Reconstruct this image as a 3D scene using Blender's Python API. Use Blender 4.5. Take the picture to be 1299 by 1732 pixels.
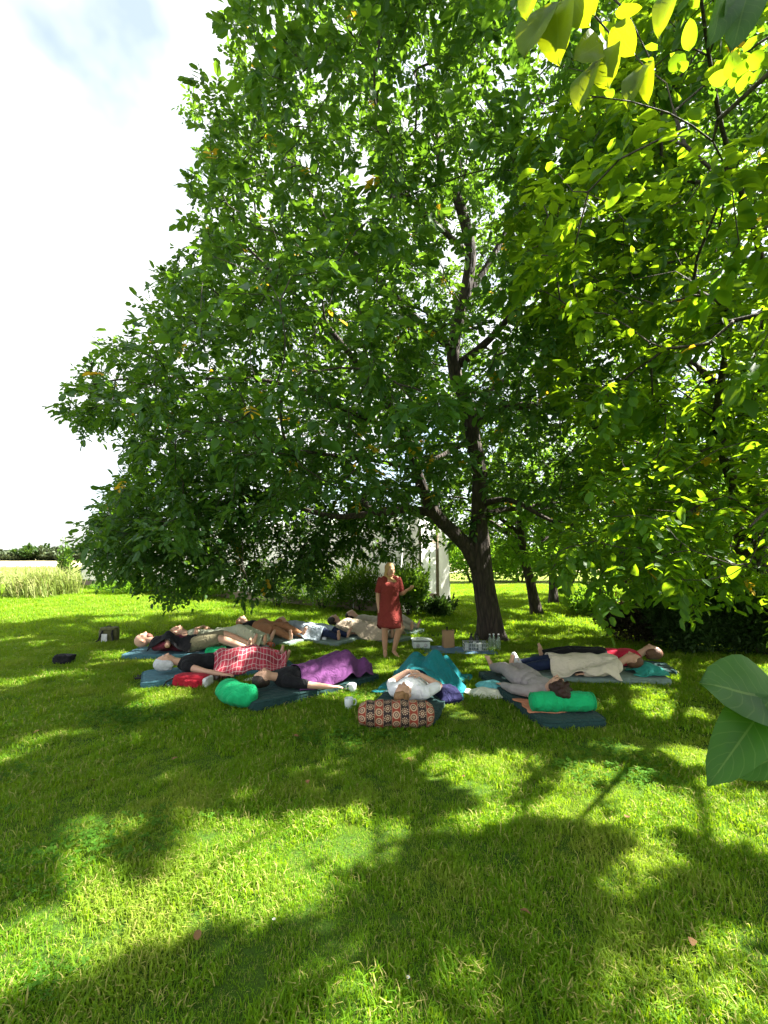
import bpy, math, random
import numpy as np
from mathutils import Matrix, Vector

# ------------------------------------------------------------------ camera, sky, sun, exposure
for _o in list(bpy.data.objects):
    bpy.data.objects.remove(_o)
SC = bpy.context.scene
COL = SC.collection
W_IMG, H_IMG, F_PX, HORIZON, CAM_H = 1299.0, 1732.0, 780.0, 932.0, 1.75
PITCH = math.atan((HORIZON - H_IMG / 2) / F_PX)
cam_data = bpy.data.cameras.new('camera')
cam_data.sensor_fit = 'VERTICAL'
cam_data.sensor_height = 24.0
cam_data.lens = F_PX / H_IMG * 24.0
cam_data.clip_start = 0.05
cam_data.clip_end = 3000
cam = bpy.data.objects.new('camera', cam_data)
COL.objects.link(cam)
cam.location = (0, 0, CAM_H)
cam.rotation_euler = (math.radians(90) + PITCH, 0, 0)
SC.camera = cam

SUN_EL, SUN_AZ = math.radians(49), math.atan2(0.975, 0.22)     # azimuth measured from +Y towards +X
SUN = np.array([math.cos(SUN_EL) * math.sin(SUN_AZ), math.cos(SUN_EL) * math.cos(SUN_AZ), math.sin(SUN_EL)])
world = bpy.data.worlds.new('World')
SC.world = world
world.use_nodes = True
wn, wl = world.node_tree.nodes, world.node_tree.links
wn.clear()
sky = wn.new('ShaderNodeTexSky')
sky.sky_type = 'NISHITA'
sky.sun_disc = False
sky.sun_elevation = SUN_EL
sky.sun_rotation = SUN_AZ
sky.air_density, sky.dust_density, sky.ozone_density = 1.0, 2.0, 1.0
tc = wn.new('ShaderNodeTexCoord')
cn = wn.new('ShaderNodeTexNoise')
cn.noise_dimensions = '4D'
cn.inputs['W'].default_value = 0.0
cn.inputs['Scale'].default_value = 2.6
cn.inputs['Detail'].default_value = 5
cn.inputs['Roughness'].default_value = 0.5
cr = wn.new('ShaderNodeValToRGB')
cr.color_ramp.elements[0].position = 0.375
cr.color_ramp.elements[0].color = (0.27, 0.27, 0.27, 1)
cr.color_ramp.elements[1].position = 0.50
cm = wn.new('ShaderNodeMix')
cm.data_type = 'RGBA'
cm.inputs[7].default_value = (3.9, 4.02, 4.07, 1)
bg = wn.new('ShaderNodeBackground')
bg.inputs['Strength'].default_value = 0.06
wo = wn.new('ShaderNodeOutputWorld')
cp = wn.new('ShaderNodeMapping')
cp.inputs['Rotation'].default_value = (0, 0, 0.12)
wl.new(tc.outputs['Generated'], cp.inputs['Vector'])
wl.new(cp.outputs['Vector'], cn.inputs['Vector'])
wl.new(cn.outputs['Fac'], cr.inputs['Fac'])
wl.new(cr.outputs['Color'], cm.inputs[0])
wl.new(sky.outputs['Color'], cm.inputs[6])
wl.new(cm.outputs[2], bg.inputs['Color'])
wl.new(bg.outputs['Background'], wo.inputs['Surface'])

sun_data = bpy.data.lights.new('sun', 'SUN')
sun_data.energy = 5.0
sun_data.angle = math.radians(0.8)
sun_data.color = (1.0, 0.95, 0.86)
sun = bpy.data.objects.new('sun', sun_data)
COL.objects.link(sun)
sun.rotation_euler = Vector(SUN).to_track_quat('Z', 'Y').to_euler()
sun.location = (20, 5, 25)

SC.view_settings.view_transform = 'Standard'
SC.view_settings.look = 'None'
SC.view_settings.gamma = 1
SC.view_settings.use_curve_mapping = False
SC.view_settings.exposure = 2.75
SC.render.engine = 'CYCLES'
SC.cycles.use_denoising = True
SC.cycles.max_bounces = 7
SC.cycles.diffuse_bounces = 4
SC.cycles.glossy_bounces = 2
SC.cycles.transmission_bounces = 4
SC.cycles.transparent_max_bounces = 4
SC.cycles.sample_clamp_indirect = 6

# ------------------------------------------------------------------ helpers
RNG = np.random.default_rng(7)
CAM = np.array([0, 0, CAM_H])
FWD = np.array([0, math.cos(PITCH), math.sin(PITCH)])
UPV = np.array([0, -math.sin(PITCH), math.cos(PITCH)])
RGT = np.array([1.0, 0, 0])

def ray(px, py):
    return FWD + (px - W_IMG / 2) / F_PX * RGT - (py - H_IMG / 2) / F_PX * UPV

def G(px, py, z=0.0):
    """point seen at a pixel, on the level plane z"""
    d = ray(px, py)
    return CAM + d * ((z - CAM_H) / d[2])

def P(px, py, y):
    """point seen at a pixel, at depth y"""
    d = ray(px, py)
    return CAM + d * (y / d[1])

def proj(p):
    p = np.atleast_2d(p) - CAM
    w = p @ FWD
    ws = np.where(np.abs(w) < 1e-4, 1e-4, w)
    return np.stack([W_IMG / 2 + F_PX * (p @ RGT) / ws, H_IMG / 2 - F_PX * (p @ UPV) / ws, w], 1)

def inpoly(pts, poly):
    poly = np.asarray(poly, float)
    x, y = pts[:, 0], pts[:, 1]
    r = np.zeros(len(pts), bool)
    j = len(poly) - 1
    for i in range(len(poly)):
        xi, yi, xj, yj = *poly[i], *poly[j]
        c = ((yi > y) != (yj > y)) & (x < (xj - xi) * (y - yi) / (yj - yi + 1e-12) + xi)
        r ^= c
        j = i
    return r

def unit(v):
    v = np.asarray(v, float)
    return v / np.maximum(np.linalg.norm(v, axis=-1, keepdims=True), 1e-9)

def np_mesh(name, verts, faces, mat_index=None, smooth=False):
    """faces: list of (n,k) int arrays"""
    if isinstance(faces, np.ndarray):
        faces = [faces]
    faces = [f for f in faces if len(f)]
    me = bpy.data.meshes.new(name)
    verts = np.asarray(verts, np.float32).reshape(-1, 3)
    me.vertices.add(len(verts))
    me.vertices.foreach_set('co', verts.ravel())
    loops = np.concatenate([f.ravel() for f in faces]).astype(np.int32)
    sizes = np.concatenate([np.full(len(f), f.shape[1], np.int32) for f in faces])
    me.loops.add(len(loops))
    me.loops.foreach_set('vertex_index', loops)
    me.polygons.add(len(sizes))
    me.polygons.foreach_set('loop_start', np.concatenate([[0], np.cumsum(sizes)[:-1]]).astype(np.int32))
    if mat_index is not None:
        me.polygons.foreach_set('material_index', np.asarray(mat_index, np.int32))
    me.polygons.foreach_set('use_smooth', np.full(len(sizes), smooth))
    me.update(calc_edges=True)
    return me

def link(name, me, mats, parent=None, loc=None, rot=None, scale=None):
    o = bpy.data.objects.new(name, me)
    COL.objects.link(o)
    if me is not None and mats is not None and len(me.materials) == 0:
        for m in (mats if isinstance(mats, (list, tuple)) else [mats]):
            me.materials.append(m)
    if parent is not None:
        o.parent = parent
    if loc is not None:
        o.location = tuple(float(v) for v in loc)
    if rot is not None:
        o.rotation_euler = rot
    if scale is not None:
        o.scale = scale
    return o

def tag(o, label=None, cat=None, group=None, kind=None):
    if label: o['label'] = label
    if cat: o['category'] = cat
    if group: o['group'] = group
    if kind: o['kind'] = kind
    return o

def empty(name, loc, rz=0.0, label=None, cat=None, group=None):
    o = bpy.data.objects.new(name, None)
    o.empty_display_size = 0.1
    COL.objects.link(o)
    o.location = tuple(float(v) for v in loc)
    o.rotation_euler = (0, 0, rz)
    return tag(o, label, cat, group)

class MB:
    """collects closed shapes for one mesh"""
    def __init__(s):
        s.v, s.f, s.n = [], {}, 0
    def add(s, verts, faces):
        verts = np.asarray(verts, float).reshape(-1, 3)
        s.v.append(verts)
        for f in (faces if isinstance(faces, list) else [faces]):
            f = np.asarray(f, int)
            s.f.setdefault(f.shape[1], []).append(f + s.n)
        s.n += len(verts)
        return s
    def mesh(s, name, smooth=False):
        return np_mesh(name, np.concatenate(s.v), [np.concatenate(f) for f in s.f.values()], smooth=smooth)
    def box(s, c, size, rz=0.0):
        h = np.array(size) / 2
        v = np.array([[x, y, z] for x in (-1, 1) for y in (-1, 1) for z in (-1, 1)]) * h
        ca, sa = math.cos(rz), math.sin(rz)
        v = v @ np.array([[ca, sa, 0], [-sa, ca, 0], [0, 0, 1]]) + np.array(c)
        return s.add(v, np.array([[0, 1, 3, 2], [4, 6, 7, 5], [0, 4, 5, 1], [2, 3, 7, 6], [0, 2, 6, 4], [1, 5, 7, 3]]))
    def rings(s, R, cap=True, closed=True):
        """R: (m,k,3) rings"""
        R = np.asarray(R, float)
        m, k, _ = R.shape
        i = np.arange(m - 1)[:, None] * k
        j = np.arange(k if closed else k - 1)[None, :]
        j2 = (j + 1) % k
        f = np.stack([i + j, i + j2, i + k + j2, i + k + j], -1).reshape(-1, 4)
        fs = [f]
        if cap:
            fs += [np.arange(k)[::-1][None], (np.arange(k) + (m - 1) * k)[None]]
        return s.add(R.reshape(-1, 3), fs)
    def lathe(s, prof, c=(0, 0, 0), k=20, cap=True):
        a = np.linspace(0, 2 * np.pi, k, endpoint=False)
        R = np.array([[[r * math.cos(t), r * math.sin(t), z] for t in a] for r, z in prof]) + np.array(c)
        return s.rings(R, cap)
    def tube(s, pts, rad, k=8, cap=True, jitter=0, rng=None):
        pts = np.asarray(pts, float)
        rad = np.broadcast_to(np.asarray(rad, float), (len(pts),))
        t = unit(np.gradient(pts, axis=0))
        ref = np.array([0, 0, 1.0]) if abs(t[0][2]) < 0.8 else np.array([0, 1.0, 0])
        u = unit(np.cross(t[0], ref))
        a = np.linspace(0, 2 * np.pi, k, endpoint=False)
        R = []
        for i in range(len(pts)):
            u = unit(u - t[i] * (u @ t[i]))
            w = np.cross(t[i], u)
            rr = rad[i] * (1 + (jitter * rng.standard_normal(k) if jitter else 0))
            R.append(pts[i] + (np.cos(a) * rr)[:, None] * u + (np.sin(a) * rr)[:, None] * w)
        return s.rings(R, cap)
    def ellipsoid(s, c, r, k=16, m=10, M=None):
        th = np.linspace(0.06, np.pi - 0.06, m)
        a = np.linspace(0, 2 * np.pi, k, endpoint=False)
        R = np.array([[[math.sin(t) * math.cos(b), math.sin(t) * math.sin(b), -math.cos(t)] for b in a] for t in th])
        R = R * np.array(r)
        if M is not None:
            R = R @ np.asarray(M).T
        return s.rings(R + np.array(c))
    def capsule(s, a, ra, b, rb, k=14):
        a, b = np.array(a, float), np.array(b, float)
        d = b - a
        n = np.linalg.norm(d)
        t = d / max(n, 1e-6)
        pts, rad = [], []
        for q in np.linspace(-1.5, 0, 6):
            pts.append(a + t * ra * math.sin(q)); rad.append(ra * math.cos(q))
        for q in np.linspace(0, 1.5, 6):
            pts.append(b + t * rb * math.sin(q)); rad.append(rb * math.cos(q))
        pts = np.array(pts)
        ref = np.array([0, 0, 1.0]) if abs(t[2]) < 0.8 else np.array([0, 1.0, 0])
        u = unit(np.cross(t, ref)); w = np.cross(t, u)
        an = np.linspace(0, 2 * np.pi, k, endpoint=False)
        R = [p + (np.cos(an) * r)[:, None] * u + (np.sin(an) * r)[:, None] * w for p, r in zip(pts, rad)]
        return s.rings(R)

def bevel(o, w=0.01, seg=2):
    m = o.modifiers.new('bevel', 'BEVEL')
    m.width = w; m.segments = seg; m.limit_method = 'ANGLE'
    return o

def fused(name, mb, voxel=0.01, smooth=4, ratio=0.4):
    """one continuous skin over the collected shapes"""
    me = mb.mesh(name)
    o = bpy.data.objects.new(name, me)
    COL.objects.link(o)
    r = o.modifiers.new('r', 'REMESH'); r.mode = 'VOXEL'; r.voxel_size = voxel; r.use_smooth_shade = True
    q = o.modifiers.new('s', 'SMOOTH'); q.factor = 0.5; q.iterations = smooth
    if ratio < 1:
        d = o.modifiers.new('d', 'DECIMATE'); d.ratio = ratio
    dg = bpy.context.evaluated_depsgraph_get()
    out = bpy.data.meshes.new_from_object(o.evaluated_get(dg))
    bpy.data.objects.remove(o)
    bpy.data.meshes.remove(me)
    out.name = name
    out.polygons.foreach_set('use_smooth', np.ones(len(out.polygons), bool))
    return out

# ------------------------------------------------------------------ materials
def new_mat(name):
    m = bpy.data.materials.new(name)
    m.use_nodes = True
    nt = m.node_tree
    return m, nt.nodes, nt.links, nt.nodes['Principled BSDF']

def setin(b, **kw):
    for k, v in kw.items():
        b.inputs[k.replace('_', ' ')].default_value = v

def rgba(c):
    return (*c, 1.0)

def plain(name, col, rough=0.7, var=0.12, scale=12.0, bump=0.15, spec=0.3, sheen=0.0, metal=0.0, col2=None, bscale=None, folds=0.0):
    m, n, l, b = new_mat(name)
    t = n.new('ShaderNodeTexCoord')
    no = n.new('ShaderNodeTexNoise')
    no.inputs['Scale'].default_value = scale
    no.inputs['Detail'].default_value = 5
    l.new(t.outputs['Object'], no.inputs['Vector'])
    mx = n.new('ShaderNodeMix'); mx.data_type = 'RGBA'
    c = np.array(col)
    mx.inputs[6].default_value = rgba(c * (1 - var))
    mx.inputs[7].default_value = rgba(np.minimum(np.array(col2) if col2 is not None else c * (1 + var), 1))
    l.new(no.outputs['Fac'], mx.inputs[0])
    l.new(mx.outputs[2], b.inputs['Base Color'])
    setin(b, Roughness=rough, Metallic=metal)
    b.inputs['Specular IOR Level'].default_value = spec
    b.inputs['Sheen Weight'].default_value = sheen
    if bump:
        n2 = n.new('ShaderNodeTexNoise')
        n2.inputs['Scale'].default_value = bscale or scale * 6
        n2.inputs['Detail'].default_value = 3
        l.new(t.outputs['Object'], n2.inputs['Vector'])
        bu = n.new('ShaderNodeBump')
        bu.inputs['Strength'].default_value = bump
        bu.inputs['Distance'].default_value = 0.01
        l.new(n2.outputs['Fac'], bu.inputs['Height'])
        l.new(bu.outputs['Normal'], b.inputs['Normal'])
        if folds:
            n3 = n.new('ShaderNodeTexNoise')
            n3.inputs['Scale'].default_value = 7.0
            n3.inputs['Detail'].default_value = 2
            n3.inputs['Distortion'].default_value = 1.6
            l.new(t.outputs['Object'], n3.inputs['Vector'])
            b2 = n.new('ShaderNodeBump')
            b2.inputs['Strength'].default_value = folds
            b2.inputs['Distance'].default_value = 0.06
            l.new(n3.outputs['Fac'], b2.inputs['Height'])
            l.new(b2.outputs['Normal'], bu.inputs['Normal'])
    return m

def fabric(name, col, **kw):
    k = dict(rough=0.9, var=0.15, scale=9, bump=0.35, spec=0.15, sheen=0.04, bscale=40, folds=0.6)
    k.update(kw)
    return plain(name, col, **k)

def leaf_mat(name, dark, light, trans, tfac=0.45, rough=0.5, spec=0.22, big=None):
    m, n, l, b = new_mat(name)
    g = n.new('ShaderNodeNewGeometry')
    oi = n.new('ShaderNodeObjectInfo')
    ad = n.new('ShaderNodeMath'); ad.operation = 'ADD'
    fr = n.new('ShaderNodeMath'); fr.operation = 'FRACT'
    l.new(g.outputs['Random Per Island'], ad.inputs[0]); l.new(oi.outputs['Random'], ad.inputs[1])
    l.new(ad.outputs[0], fr.inputs[0])
    mx = n.new('ShaderNodeMix'); mx.data_type = 'RGBA'
    mx.inputs[6].default_value = rgba(dark); mx.inputs[7].default_value = rgba(light)
    l.new(fr.outputs[0], mx.inputs[0])
    tc = n.new('ShaderNodeTexCoord')
    no = n.new('ShaderNodeTexNoise'); no.inputs['Scale'].default_value = 0.9 if big is None else big
    no.inputs['Detail'].default_value = 2
    l.new(tc.outputs['Object'], no.inputs['Vector'])
    hv = n.new('ShaderNodeHueSaturation')
    mr = n.new('ShaderNodeMapRange')
    mr.inputs['From Min'].default_value = 0.3; mr.inputs['From Max'].default_value = 0.7
    mr.inputs['To Min'].default_value = 0.75; mr.inputs['To Max'].default_value = 1.3
    l.new(no.outputs['Fac'], mr.inputs['Value']); l.new(mr.outputs[0], hv.inputs['Value'])
    l.new(mx.outputs[2], hv.inputs['Color'])
    l.new(hv.outputs['Color'], b.inputs['Base Color'])
    setin(b, Roughness=rough)
    b.inputs['Specular IOR Level'].default_value = spec
    tr = n.new('ShaderNodeBsdfTranslucent')
    h2 = n.new('ShaderNodeMix'); h2.data_type = 'RGBA'
    h2.inputs[6].default_value = rgba(trans); h2.inputs[7].default_value = rgba(np.array(trans) * np.array([1.25, 1.12, 1.0]))
    l.new(fr.outputs[0], h2.inputs[0])
    l.new(h2.outputs[2], tr.inputs['Color'])
    ms = n.new('ShaderNodeMixShader'); ms.inputs[0].default_value = tfac
    l.new(b.outputs[0], ms.inputs[1]); l.new(tr.outputs[0], ms.inputs[2])
    l.new(ms.outputs[0], n['Material Output'].inputs['Surface'])
    return m

def veined(m):
    """pale midrib and side veins along a leaflet's own UVs"""
    n, l = m.node_tree.nodes, m.node_tree.links
    b = n['Principled BSDF']
    src = b.inputs['Base Color'].links[0].from_socket
    t = n.new('ShaderNodeTexCoord'); sp = n.new('ShaderNodeSeparateXYZ'); l.new(t.outputs['UV'], sp.inputs[0])
    def mt(op, a, bb):
        x = n.new('ShaderNodeMath'); x.operation = op
        for i, v in enumerate((a, bb)):
            if isinstance(v, (int, float)): x.inputs[i].default_value = v
            else: l.new(v, x.inputs[i])
        return x.outputs[0]
    q = mt('ABSOLUTE', mt('SUBTRACT', sp.outputs[1], 0.5), 0)
    mid = mt('LESS_THAN', q, 0.018)
    side = mt('LESS_THAN', mt('FRACT', mt('SUBTRACT', mt('MULTIPLY', sp.outputs[0], 9.0), mt('MULTIPLY', q, 5.0)), 0), 0.10)
    f = mt('MULTIPLY', mt('MAXIMUM', mid, mt('MULTIPLY', side, 0.45)), 0.55)
    mx = n.new('ShaderNodeMix'); mx.data_type = 'RGBA'
    l.new(f, mx.inputs[0]); l.new(src, mx.inputs[6]); mx.inputs[7].default_value = (0.16, 0.24, 0.06, 1)
    l.new(mx.outputs[2], b.inputs['Base Color'])
    bu = n.new('ShaderNodeBump'); bu.inputs['Strength'].default_value = 0.4; bu.inputs['Distance'].default_value = 0.002; bu.invert = True
    l.new(f, bu.inputs['Height']); l.new(bu.outputs['Normal'], b.inputs['Normal'])
    return m

def bark_mat(name, dark, light, sc=7.0):
    m, n, l, b = new_mat(name)
    t = n.new('ShaderNodeTexCoord')
    mp = n.new('ShaderNodeMapping'); mp.inputs['Scale'].default_value = (1, 1, 0.22)
    l.new(t.outputs['Object'], mp.inputs['Vector'])
    no = n.new('ShaderNodeTexNoise'); no.inputs['Scale'].default_value = sc * 2.2; no.inputs['Detail'].default_value = 8
    no.inputs['Roughness'].default_value = 0.65
    vo = n.new('ShaderNodeTexVoronoi'); vo.feature = 'DISTANCE_TO_EDGE'; vo.inputs['Scale'].default_value = sc * 2.0
    l.new(mp.outputs[0], no.inputs['Vector']); l.new(mp.outputs[0], vo.inputs['Vector'])
    mu = n.new('ShaderNodeMath'); mu.operation = 'MULTIPLY_ADD'
    mu.inputs[1].default_value = 1.6
    l.new(vo.outputs['Distance'], mu.inputs[0]); l.new(no.outputs['Fac'], mu.inputs[2])
    r = n.new('ShaderNodeValToRGB')
    r.color_ramp.elements[0].position = 0.3; r.color_ramp.elements[0].color = rgba(dark)
    r.color_ramp.elements[1].position = 1.0; r.color_ramp.elements[1].color = rgba(light)
    l.new(mu.outputs[0], r.inputs['Fac']); l.new(r.outputs['Color'], b.inputs['Base Color'])
    setin(b, Roughness=0.92)
    bu = n.new('ShaderNodeBump'); bu.inputs['Strength'].default_value = 0.9; bu.inputs['Distance'].default_value = 0.03
    l.new(mu.outputs[0], bu.inputs['Height']); l.new(bu.outputs['Normal'], b.inputs['Normal'])
    return m

M = {}
M['leaf_main'] = leaf_mat('walnut_leaf', (0.015, 0.054, 0.014), (0.062, 0.142, 0.034), (0.14, 0.30, 0.015), 0.40, rough=.45, spec=.32)
M['leaf_right'] = leaf_mat('walnut_leaf_young', (0.022, 0.070, 0.010), (0.062, 0.140, 0.022), (0.25, 0.43, 0.010), 0.52)
M['leaf_near'] = veined(leaf_mat('walnut_leaf_near', (0.022, 0.072, 0.014), (0.042, 0.105, 0.022), (0.12, 0.28, 0.012), 0.4))  # darker copy for the near leaves, their shade put into the colour
M['leaf_lit'] = veined(leaf_mat('walnut_leaf_lit', (0.04, 0.085, 0.008), (0.06, 0.12, 0.012), (0.32, 0.42, 0.006), 0.6))  # sunlit copy: the glow is put into yellower, more translucent colours
M['leaf_yellow'] = leaf_mat('walnut_leaf_yellow', (0.40, 0.27, 0.015), (0.55, 0.36, 0.02), (0.6, 0.4, 0.02), 0.45)
M['leaf_orchard'] = leaf_mat('orchard_leaf', (0.04, 0.12, 0.014), (0.10, 0.21, 0.03), (0.22, 0.42, 0.02), 0.48)
M['leaf_shrub'] = leaf_mat('shrub_leaf', (0.03, 0.085, 0.014), (0.085, 0.16, 0.03), (0.17, 0.32, 0.02), 0.4)
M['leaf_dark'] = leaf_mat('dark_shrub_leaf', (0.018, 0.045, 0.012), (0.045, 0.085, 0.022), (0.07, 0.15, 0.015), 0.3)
M['leaf_far'] = leaf_mat('far_hedge_leaf', (0.045, 0.065, 0.032), (0.075, 0.10, 0.05), (0.07, 0.10, 0.04), 0.25, big=0.15)
M['leaf_purple'] = leaf_mat('dusky_shrub_leaf', (0.022, 0.018, 0.012), (0.055, 0.05, 0.025), (0.08, 0.07, 0.025), 0.3)
M['bark'] = bark_mat('walnut_bark', (0.012, 0.008, 0.006), (0.060, 0.043, 0.032))
M['twig'] = bark_mat('twig_bark', (0.025, 0.02, 0.014), (0.075, 0.06, 0.045), 14)
M['skin'] = plain('skin', (0.54, 0.31, 0.21), rough=0.5, var=0.08, scale=14, bump=0.05, spec=0.4)
M['skin_tan'] = plain('tanned_skin', (0.48, 0.26, 0.16), rough=0.5, var=0.08, scale=14, bump=0.05, spec=0.4)
M['lips'] = plain('lips', (0.42, 0.14, 0.12), rough=0.45, bump=0)
M['brow'] = plain('eyebrow', (0.07, 0.04, 0.025), rough=0.8, bump=0)
for nm, c in dict(grey_hair=(0.50, 0.50, 0.52), dark_hair=(0.022, 0.014, 0.010), brown_hair=(0.11, 0.05, 0.025), blond_hair=(0.42, 0.26, 0.10), ginger_hair=(0.32, 0.13, 0.045), light_brown_hair=(0.26, 0.14, 0.06), curly_hair=(0.035, 0.014, 0.010), beard=(0.16, 0.06, 0.04)).items():
    M[nm] = plain(nm, c, rough=0.55, var=0.35, scale=30, bump=0.8, spec=0.3, bscale=70)
for nm, c in dict(black=(0.012, 0.012, 0.014), maroon=(0.13, 0.02, 0.035), khaki=(0.19, 0.17, 0.10), sage=(0.40, 0.42, 0.30), white_cotton=(0.80, 0.80, 0.82), grey_lilac=(0.33, 0.29, 0.28), navy=(0.016, 0.024, 0.06), cream=(0.66, 0.57, 0.46), red_top=(0.50, 0.02, 0.05), rust=(0.36, 0.17, 0.08), blue_grey=(0.30, 0.36, 0.40), beige=(0.45, 0.37, 0.27), stone=(0.42, 0.37, 0.29), purple=(0.13, 0.042, 0.14), teal=(0.010, 0.17, 0.19), red_dress=(0.20, 0.032, 0.026), mat_green=(0.018, 0.050, 0.048), mat_blue=(0.055, 0.14, 0.17), mat_grey=(0.20, 0.27, 0.24), cushion_green=(0.010, 0.36, 0.13), cushion_navy=(0.012, 0.012, 0.05), aqua=(0.13, 0.42, 0.45), cream_cloth=(0.62, 0.62, 0.50), orange_print=(0.55, 0.22, 0.12), tarp_blue=(0.10, 0.19, 0.32), bag_red=(0.32, 0.012, 0.025), olive=(0.12, 0.12, 0.055), strap=(0.02, 0.02, 0.02), trim_white=(0.6, 0.6, 0.6), emerald=(0.03, 0.25, 0.21)).items():
    M[nm] = fabric(nm, c)
M['ceramic'] = plain('white_ceramic', (0.62, 0.66, 0.66), rough=0.2, var=0.03, bump=0, spec=0.5)
M['ceramic_dark'] = plain('dark_ceramic', (0.04, 0.025, 0.02), rough=0.25, var=0.05, bump=0, spec=0.5)
M['ceramic_red'] = plain('red_ceramic', (0.35, 0.07, 0.03), rough=0.3, var=0.05, bump=0, spec=0.5)
M['white_metal'] = plain('white_metal', (0.62, 0.68, 0.64), rough=0.4, var=0.05, bump=0.05)
M['dark_metal'] = plain('dark_metal', (0.05, 0.05, 0.05), rough=0.4, var=0.1, bump=0.05, metal=0.5)
M['wood'] = plain('weathered_wood', (0.22, 0.17, 0.12), rough=0.85, var=0.3, scale=8)
M['paper'] = plain('brown_paper', (0.36, 0.22, 0.12), rough=0.85, var=0.12, scale=8)
M['dead_leaf'] = plain('dead_leaf', (0.15, 0.08, 0.03), rough=0.8, var=0.35, scale=20)
M['petal'] = plain('white_petal', (0.8, 0.8, 0.76), rough=0.6, var=0.03, bump=0)
M['petal_yellow'] = plain('yellow_disc', (0.7, 0.5, 0.03), rough=0.6, var=0.03, bump=0)
M['steel_mesh'] = plain('pale_wire', (0.45, 0.46, 0.46), rough=0.4, var=0.1, bump=0, metal=0.4)

def glass_mat():
    m, n, l, b = new_mat('clear_glass')
    setin(b, Roughness=0.06, IOR=1.45)
    b.inputs['Base Color'].default_value = (0.75, 0.85, 0.82, 1)
    b.inputs['Transmission Weight'].default_value = 0.85
    return m
M['glass'] = glass_mat()

def film_mat():
    m, n, l, b = new_mat('tunnel_film')
    t = n.new('ShaderNodeTexCoord')
    no = n.new('ShaderNodeTexNoise'); no.inputs['Scale'].default_value = 1.3; no.inputs['Detail'].default_value = 6
    l.new(t.outputs['Object'], no.inputs['Vector'])
    r = n.new('ShaderNodeValToRGB')
    r.color_ramp.elements[0].position = 0.40; r.color_ramp.elements[0].color = (0.26, 0.27, 0.21, 1)
    r.color_ramp.elements[1].position = 0.62; r.color_ramp.elements[1].color = (0.58, 0.59, 0.55, 1)
    l.new(no.outputs['Fac'], r.inputs['Fac']); l.new(r.outputs['Color'], b.inputs['Base Color'])
    setin(b, Roughness=0.4)
    tr = n.new('ShaderNodeBsdfTranslucent'); tr.inputs['Color'].default_value = (0.8, 0.8, 0.76, 1)
    ms = n.new('ShaderNodeMixShader'); ms.inputs[0].default_value = 0.45
    l.new(b.outputs[0], ms.inputs[1]); l.new(tr.outputs[0], ms.inputs[2])
    l.new(ms.outputs[0], n['Material Output'].inputs['Surface'])
    return m
M['film'] = film_mat()

def plaid_mat():
    m, n, l, b = new_mat('red_plaid')
    t = n.new('ShaderNodeTexCoord')
    sp = n.new('ShaderNodeSeparateXYZ')
    wn_ = n.new('ShaderNodeTexNoise'); wn_.inputs['Scale'].default_value = 4.0; l.new(t.outputs['UV'], wn_.inputs['Vector'])
    va = n.new('ShaderNodeVectorMath'); va.operation = 'MULTIPLY_ADD'; va.inputs[1].default_value = (.12, .12, 0)
    l.new(wn_.outputs['Color'], va.inputs[0]); l.new(t.outputs['UV'], va.inputs[2])
    l.new(va.outputs[0], sp.inputs[0])
    prev = None
    def lines(axis, freq, off, lo):
        a = n.new('ShaderNodeMath'); a.operation = 'MULTIPLY_ADD'; a.inputs[1].default_value = freq; a.inputs[2].default_value = off
        l.new(sp.outputs[axis], a.inputs[0])
        f = n.new('ShaderNodeMath'); f.operation = 'FRACT'; l.new(a.outputs[0], f.inputs[0])
        g = n.new('ShaderNodeMath'); g.operation = 'GREATER_THAN'; g.inputs[1].default_value = lo; l.new(f.outputs[0], g.inputs[0])
        return g.outputs[0]
    def mixc(fac, c, base, k):
        mx = n.new('ShaderNodeMix'); mx.data_type = 'RGBA'
        f = n.new('ShaderNodeMath'); f.operation = 'MULTIPLY'; f.inputs[1].default_value = k; l.new(fac, f.inputs[0])
        l.new(f.outputs[0], mx.inputs[0])
        if base is None: mx.inputs[6].default_value = (0.42, 0.028, 0.055, 1)
        else: l.new(base, mx.inputs[6])
        mx.inputs[7].default_value = rgba(c)
        return mx.outputs[2]
    c = None
    for ax in (0, 1):
        c = mixc(lines(ax, 7, 0.1, 0.55), (0.20, 0.012, 0.03), c, 0.5)
    for ax in (0, 1):
        c = mixc(lines(ax, 20, 0.0, 0.86), (0.62, 0.48, 0.46), c, 0.6)
    l.new(c, b.inputs['Base Color'])
    setin(b, Roughness=0.9)
    b.inputs['Sheen Weight'].default_value = 0.1
    return m
M['plaid'] = plaid_mat()

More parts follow.
